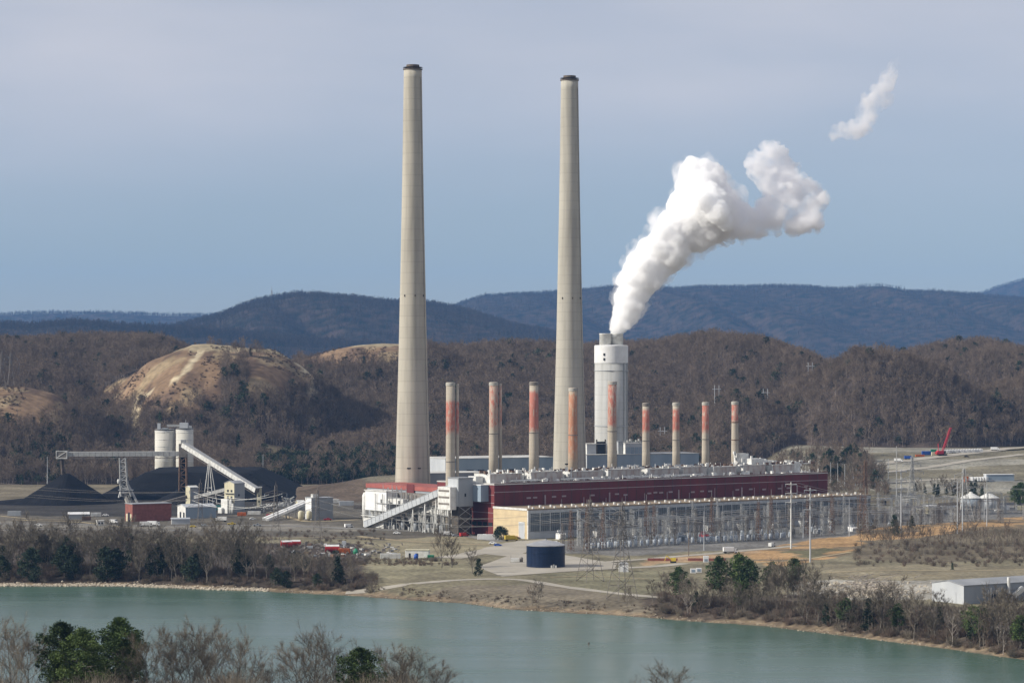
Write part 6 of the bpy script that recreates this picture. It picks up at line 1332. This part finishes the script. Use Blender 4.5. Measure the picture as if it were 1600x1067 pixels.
for i in range(116):
    px = 1035 + 590 * (i + rt.random()) / 116; off = rt.choice((14, 20, 28, 38, 50, 60)) + rt.uniform(-4, 4); H = rt.uniform(11, 20); seg_ = ('below the round dark pine', 'below the big pine clump', 'below the dirt bank pines', 'below the steel poles', 'before the pale rubble yard', 'left of the white warehouse', 'before the white warehouse', 'at the right edge of the picture')[int(np.searchsorted([1100, 1185, 1250, 1320, 1390, 1460, 1550], px))] + (', near water' if off < 24 else ', back rows' if off > 42 else ', mid rows')
    if 1270 < px < 1460 and off > 30: off *= .5; H *= .8
    if 1440 < px < 1530: H *= .72
    if px < 1200: H *= .72
    if rt.random() < .09: shore_tree(SD[i % 2], 12, 'cedar_tree', 'dark cedar on right bank ' + seg_, gr_, px, off * .8, H * .75)
    elif rt.random() < .28: shore_tree(SW_[i % 3], 13, 'bare_tree', 'warm brown bare tree on right bank ' + seg_, gr_, px, off, H * .75)
    else: shore_tree(SB[i % 5], 16, 'bare_tree', 'grey bare tree on right bank ' + seg_, gr_, px, off, H)
for (px, off, H, k, lab) in ((1062, 34, 17, 0, 'dark round pine at the left end of the right bank thicket'), (1125, 42, 22, 2, 'largest dark pine on the right bank before the dirt works'), (1150, 46, 23, 1, 'broad green pine right of the largest pine on right bank'), (1172, 44, 21, 2, 'green pine on right edge of the big pine clump'), (1160, 22, 14, 1, 'light green young pine below the big pine clump'), (1208, 100, 17, 0, 'dark pine standing before the orange dirt bank'), (1240, 122, 18, 2, 'rounded grey green pine at the foot of the steel poles'), (1322, 16, 13, 0, 'dark pine left of the pale rubble yard'), (1403, 16, 13, 2, 'pine left of the white warehouse'), (1518, 18, 15, 1, 'left of two green pines before the warehouse'), (1536, 20, 15, 0, 'right of two green pines before the warehouse'), (1594, 16, 14, 1, 'green pine at the right edge of the picture on the bank')):
    shore_tree(SP[k], 18, 'pine_tree', lab, 'pines on the right bank', px, off, H)
for (px, off, H, k, lab) in ((1487, 7, 14, 0, 'pale barked sycamore leaning over the beach before the warehouse'), (1568, 6, 11, 1, 'pale barked sycamore near the right edge of the beach'), (1075, 12, 10, 1, 'pale bare tree below the round pine at left of the right bank')): shore_tree(SY[k], 16, 'sycamore_tree', lab, None, px, off, H)
# thicket on the dirt slope and trees round the plant
gt = 'young trees on the slope below the switchyard'
for i in range(48):
    px = 1345 + 290 * (i + rt.random()) / 48; c = GP(px, rt.uniform(848, 870 + 10 * math.sin(px * .045) + 4 * math.sin(px * .17))); s = rt.uniform(.55, .95); plant(SW_[i % 3] if i % 3 else SB[i % 5], 'bare_tree', ('warm brown' if i % 3 else 'grey') + ' young tree on the dirt slope ' + ('below the switchyard cedars', 'below the relay building', 'below the grey tanks', 'at the right picture edge')[int(np.searchsorted([1410, 1480, 1550], px))], gt, c, (s * .9, s * .9, s * 1.1))
for (px, py, H, ms, h0, nm, lab) in ((1398, 838, 13, SD[0], 12, 'cedar_tree', 'dark cedar at the end of the switchyard before the steel poles'), (1425, 826, 8, SD[1], 12, 'cedar_tree', 'small dark cedar right of the switchyard cedar'), (1520, 846, 12, SB[0], 16, 'bare_tree', 'tall bare tree standing on the dirt bank right'), (1553, 850, 10, SB[2], 16, 'bare_tree', 'bare tree near the right edge of the dirt bank'), (1595, 800, 22, SP[2], 18, 'pine_tree', 'large dark pine at the right edge by the splayed pylon'), (1585, 794, 17, SP[0], 18, 'pine_tree', 'dark pine left of the large right edge pine'),
        (1488, 891, 4, SD[1], 12, 'cedar_tree', 'single tiny dark cedar on the grass above the warehouse'), (1370, 772, 12, SB[1], 16, 'bare_tree', 'dense bare tree behind the cream control hut'), (1385, 770, 11, SB[3], 16, 'bare_tree', 'round bare tree right of the control hut')): s = H / h0; plant(ms, nm, lab, None, GP(px, py), s)
gk = 'trees behind the right end of the switchyard'
for i in range(34): px = 1425 + 115 * rt.random(); k = rt.random() < .45; s = rt.uniform(.5, .8); plant(SD[i % 2] if k else SB[i % 5], 'cedar_tree' if k else 'bare_tree', ('dark evergreen' if k else 'bare tree') + ' behind the right end of the switchyard, ' + ('near the block hut', 'behind the relay building', 'left of the grey tanks', 'behind the grey tanks')[int(np.searchsorted([1450, 1485, 1510], px))], gk, GP(px, rt.uniform(766, 778)), s)
gq = 'bare wood at the right end of the power house'
for i in range(24): px = 1296 + 89 * rt.random(); s = rt.uniform(.7, 1.05); plant(SB[i % 5] if i % 4 else SW_[i % 3], 'bare_tree', ('grey' if i % 4 else 'warm brown') + ' bare tree in wood right of power house, ' + ('over the roof end', 'above the maroon corner', 'touching the maroon wall', 'behind three slim poles', 'left of tallest pole', 'near the terrace')[int(np.searchsorted([1265, 1290, 1315, 1340, 1362], px))], gq, GP(px, rt.uniform(742, 757)), s)
X = rng.uniform(120, 340, 900); Y = rng.uniform(2090, 2470, 900); px_ = 800 + FP * X / Y; k = (px_ > 1170) & (px_ < 1392 - (Y - 2090) * .12)
wsrc = []
for i in range(4):
    tr, cr = bare_tree(160 + i, 15, spread=.32, limbs=11, sub=5, twigs=7, tw=.12, trunk_r=.2, low=.2, sides=3, twl=.14); wsrc.append(source('bare_wood_tree', (tr, M['trunkfar']), (cr, M['twigfar'])))
wsrc.append(source('wood_pine', *(lambda q: ((q[0], M['trunkfar']), (q[1], M['cedar'])))(pine_tree(165, 15, n=40, per=16, s=1.0, low=.25, rad=1.5))))
X, Y = X[k], Y[k]; ii = rng.integers(0, 4, len(X)); ii[rng.random(len(X)) < .1] = 4
scatter('small_wood', 'bare wood and scrub on the slope behind the right end of the power house', 'wood', np.stack([X, Y, ground_h(X, Y) - .2], 1), rng.uniform(.55, 1.05, len(X)), ii, wsrc)
o = thing('holly_bush', 'round dark evergreen bush at the cream end wall', 'bush', GP(783, 843)); r_ = random.Random(3); cb = MB(); tb = MB().bar((0, 0, -.3), (0, 0, 5), .25, 6)
for k in range(80):
    d = rvec(r_); d.z = abs(d.z); clump(cb, Vector((d.x * 3.7, d.y * 3.7, 1.0 + d.z * 6.6)), 1.5, 40, .5, r_)
tb.build('trunk', M['bark'], o); cb.build('crown', M['shrub'], o)
# undergrowth and shore rocks
usrc = [source('shore_brush', (bush(350 + i, 3.4, 3, 330, .07, 1.0), M['twigwarm'] if i % 2 else M['twig'])) for i in range(4)]
P = []; S_ = []
for i in range(1700):
    px = rt.uniform(-40, 1640); off = rt.uniform(9, 60)
    if 590 < px < 1030:
        off = rt.uniform(8, 24)
        if math.sin(px * .05) + .6 * math.sin(px * .13) < -.7 or rt.random() < .4: continue
    x = (px - 800) / FP * 1200
    for _ in range(3): y = float(shoreY(np.array([x]))[0]) + off; x = (px - 800) / FP * y
    P.append((x, y, gz(x, y))); S_.append(rt.uniform(.5, 1.2) * (rt.uniform(.15, .45) if 590 < px < 1030 else 1))
for i in range(240): px = rt.uniform(1335, 1640); x, y, z = GP(px, rt.uniform(850, 886)); P.append((x, y, z)); S_.append(rt.uniform(.5, 1))
for i in range(260): px = rt.uniform(400, 720); x, y, z = GP(px, rt.uniform(874, 884)); P.append((x, y, z)); S_.append(rt.uniform(.3, .75))
for i in range(330): px = rt.uniform(-20, 600); x, y, z = GP(px, rt.uniform(830, 850)); P.append((x, y, z)); S_.append(rt.uniform(.3, .8))
scatter('shore_brush', 'low brown undergrowth along the far bank and slopes', 'brush', np.array(P), np.array(S_), rng.integers(0, 4, len(P)), usrc)
import bmesh
rs = []
for i in range(3):
    bm = bmesh.new(); bmesh.ops.create_icosphere(bm, subdivisions=1, radius=.9)
    for v in bm.verts: v.co *= rt.uniform(.7, 1.2); v.co.z *= .6
    me = bpy.data.meshes.new('rock'); bm.to_mesh(me); bm.free(); me.materials.append(M['rock']); rs.append(bpy.data.objects.new('rock', me))
P = []; S_ = []
for i in range(1500):
    px = rt.uniform(-40, 420) if rt.random() < .8 else rt.uniform(420, 1620); off = abs(rt.gauss(3.5, 3))
    x = (px - 800) / FP * 1250
    for _ in range(3): y = float(shoreY(np.array([x]))[0]) + off; x = (px - 800) / FP * y
    P.append((x, y, gz(x, y) + .1)); S_.append(rt.uniform(.3, 1.0) if px < 420 else rt.uniform(.15, .5))
scatter('shore_rocks', 'pale riprap boulders along the left waterline', 'rocks', np.array(P), np.array(S_), rng.integers(0, 3, len(P)), rs)
P = []; S_ = []
for i in range(700):                         # broken stone in the pale yard left of the warehouse
    x, y, z = GP(rt.gauss(1350, 45), rt.uniform(909, 934)); P.append((x, y, z + .1)); S_.append(rt.uniform(.4, 1.7) * rt.random() ** .5)
scatter('rubble', 'pale broken rubble strewn over the yard left of the warehouse', 'rubble', np.array(P), np.array(S_), rng.integers(0, 3, len(P)), [bpy.data.objects.new('rubble_stone', q.data) for q in rs])
mb = MB()
for i in range(130):
    x, y, z = GP(rt.gauss(1352, 26), rt.uniform(903, 930)); a_ = rt.uniform(-1, 1); L_ = rt.uniform(3, 8); mb.bar((x, y, z + rt.uniform(.2, 2.2)), (x + L_ * math.cos(a_), y + L_ * math.sin(a_), z + rt.uniform(.1, 3)), .18, 5, .08)
tag(mb.build('driftwood_pile', M['twigpale'], kind='stuff'), 'tangled pile of bleached logs in the pale rubble yard', 'logs', kind='stuff')
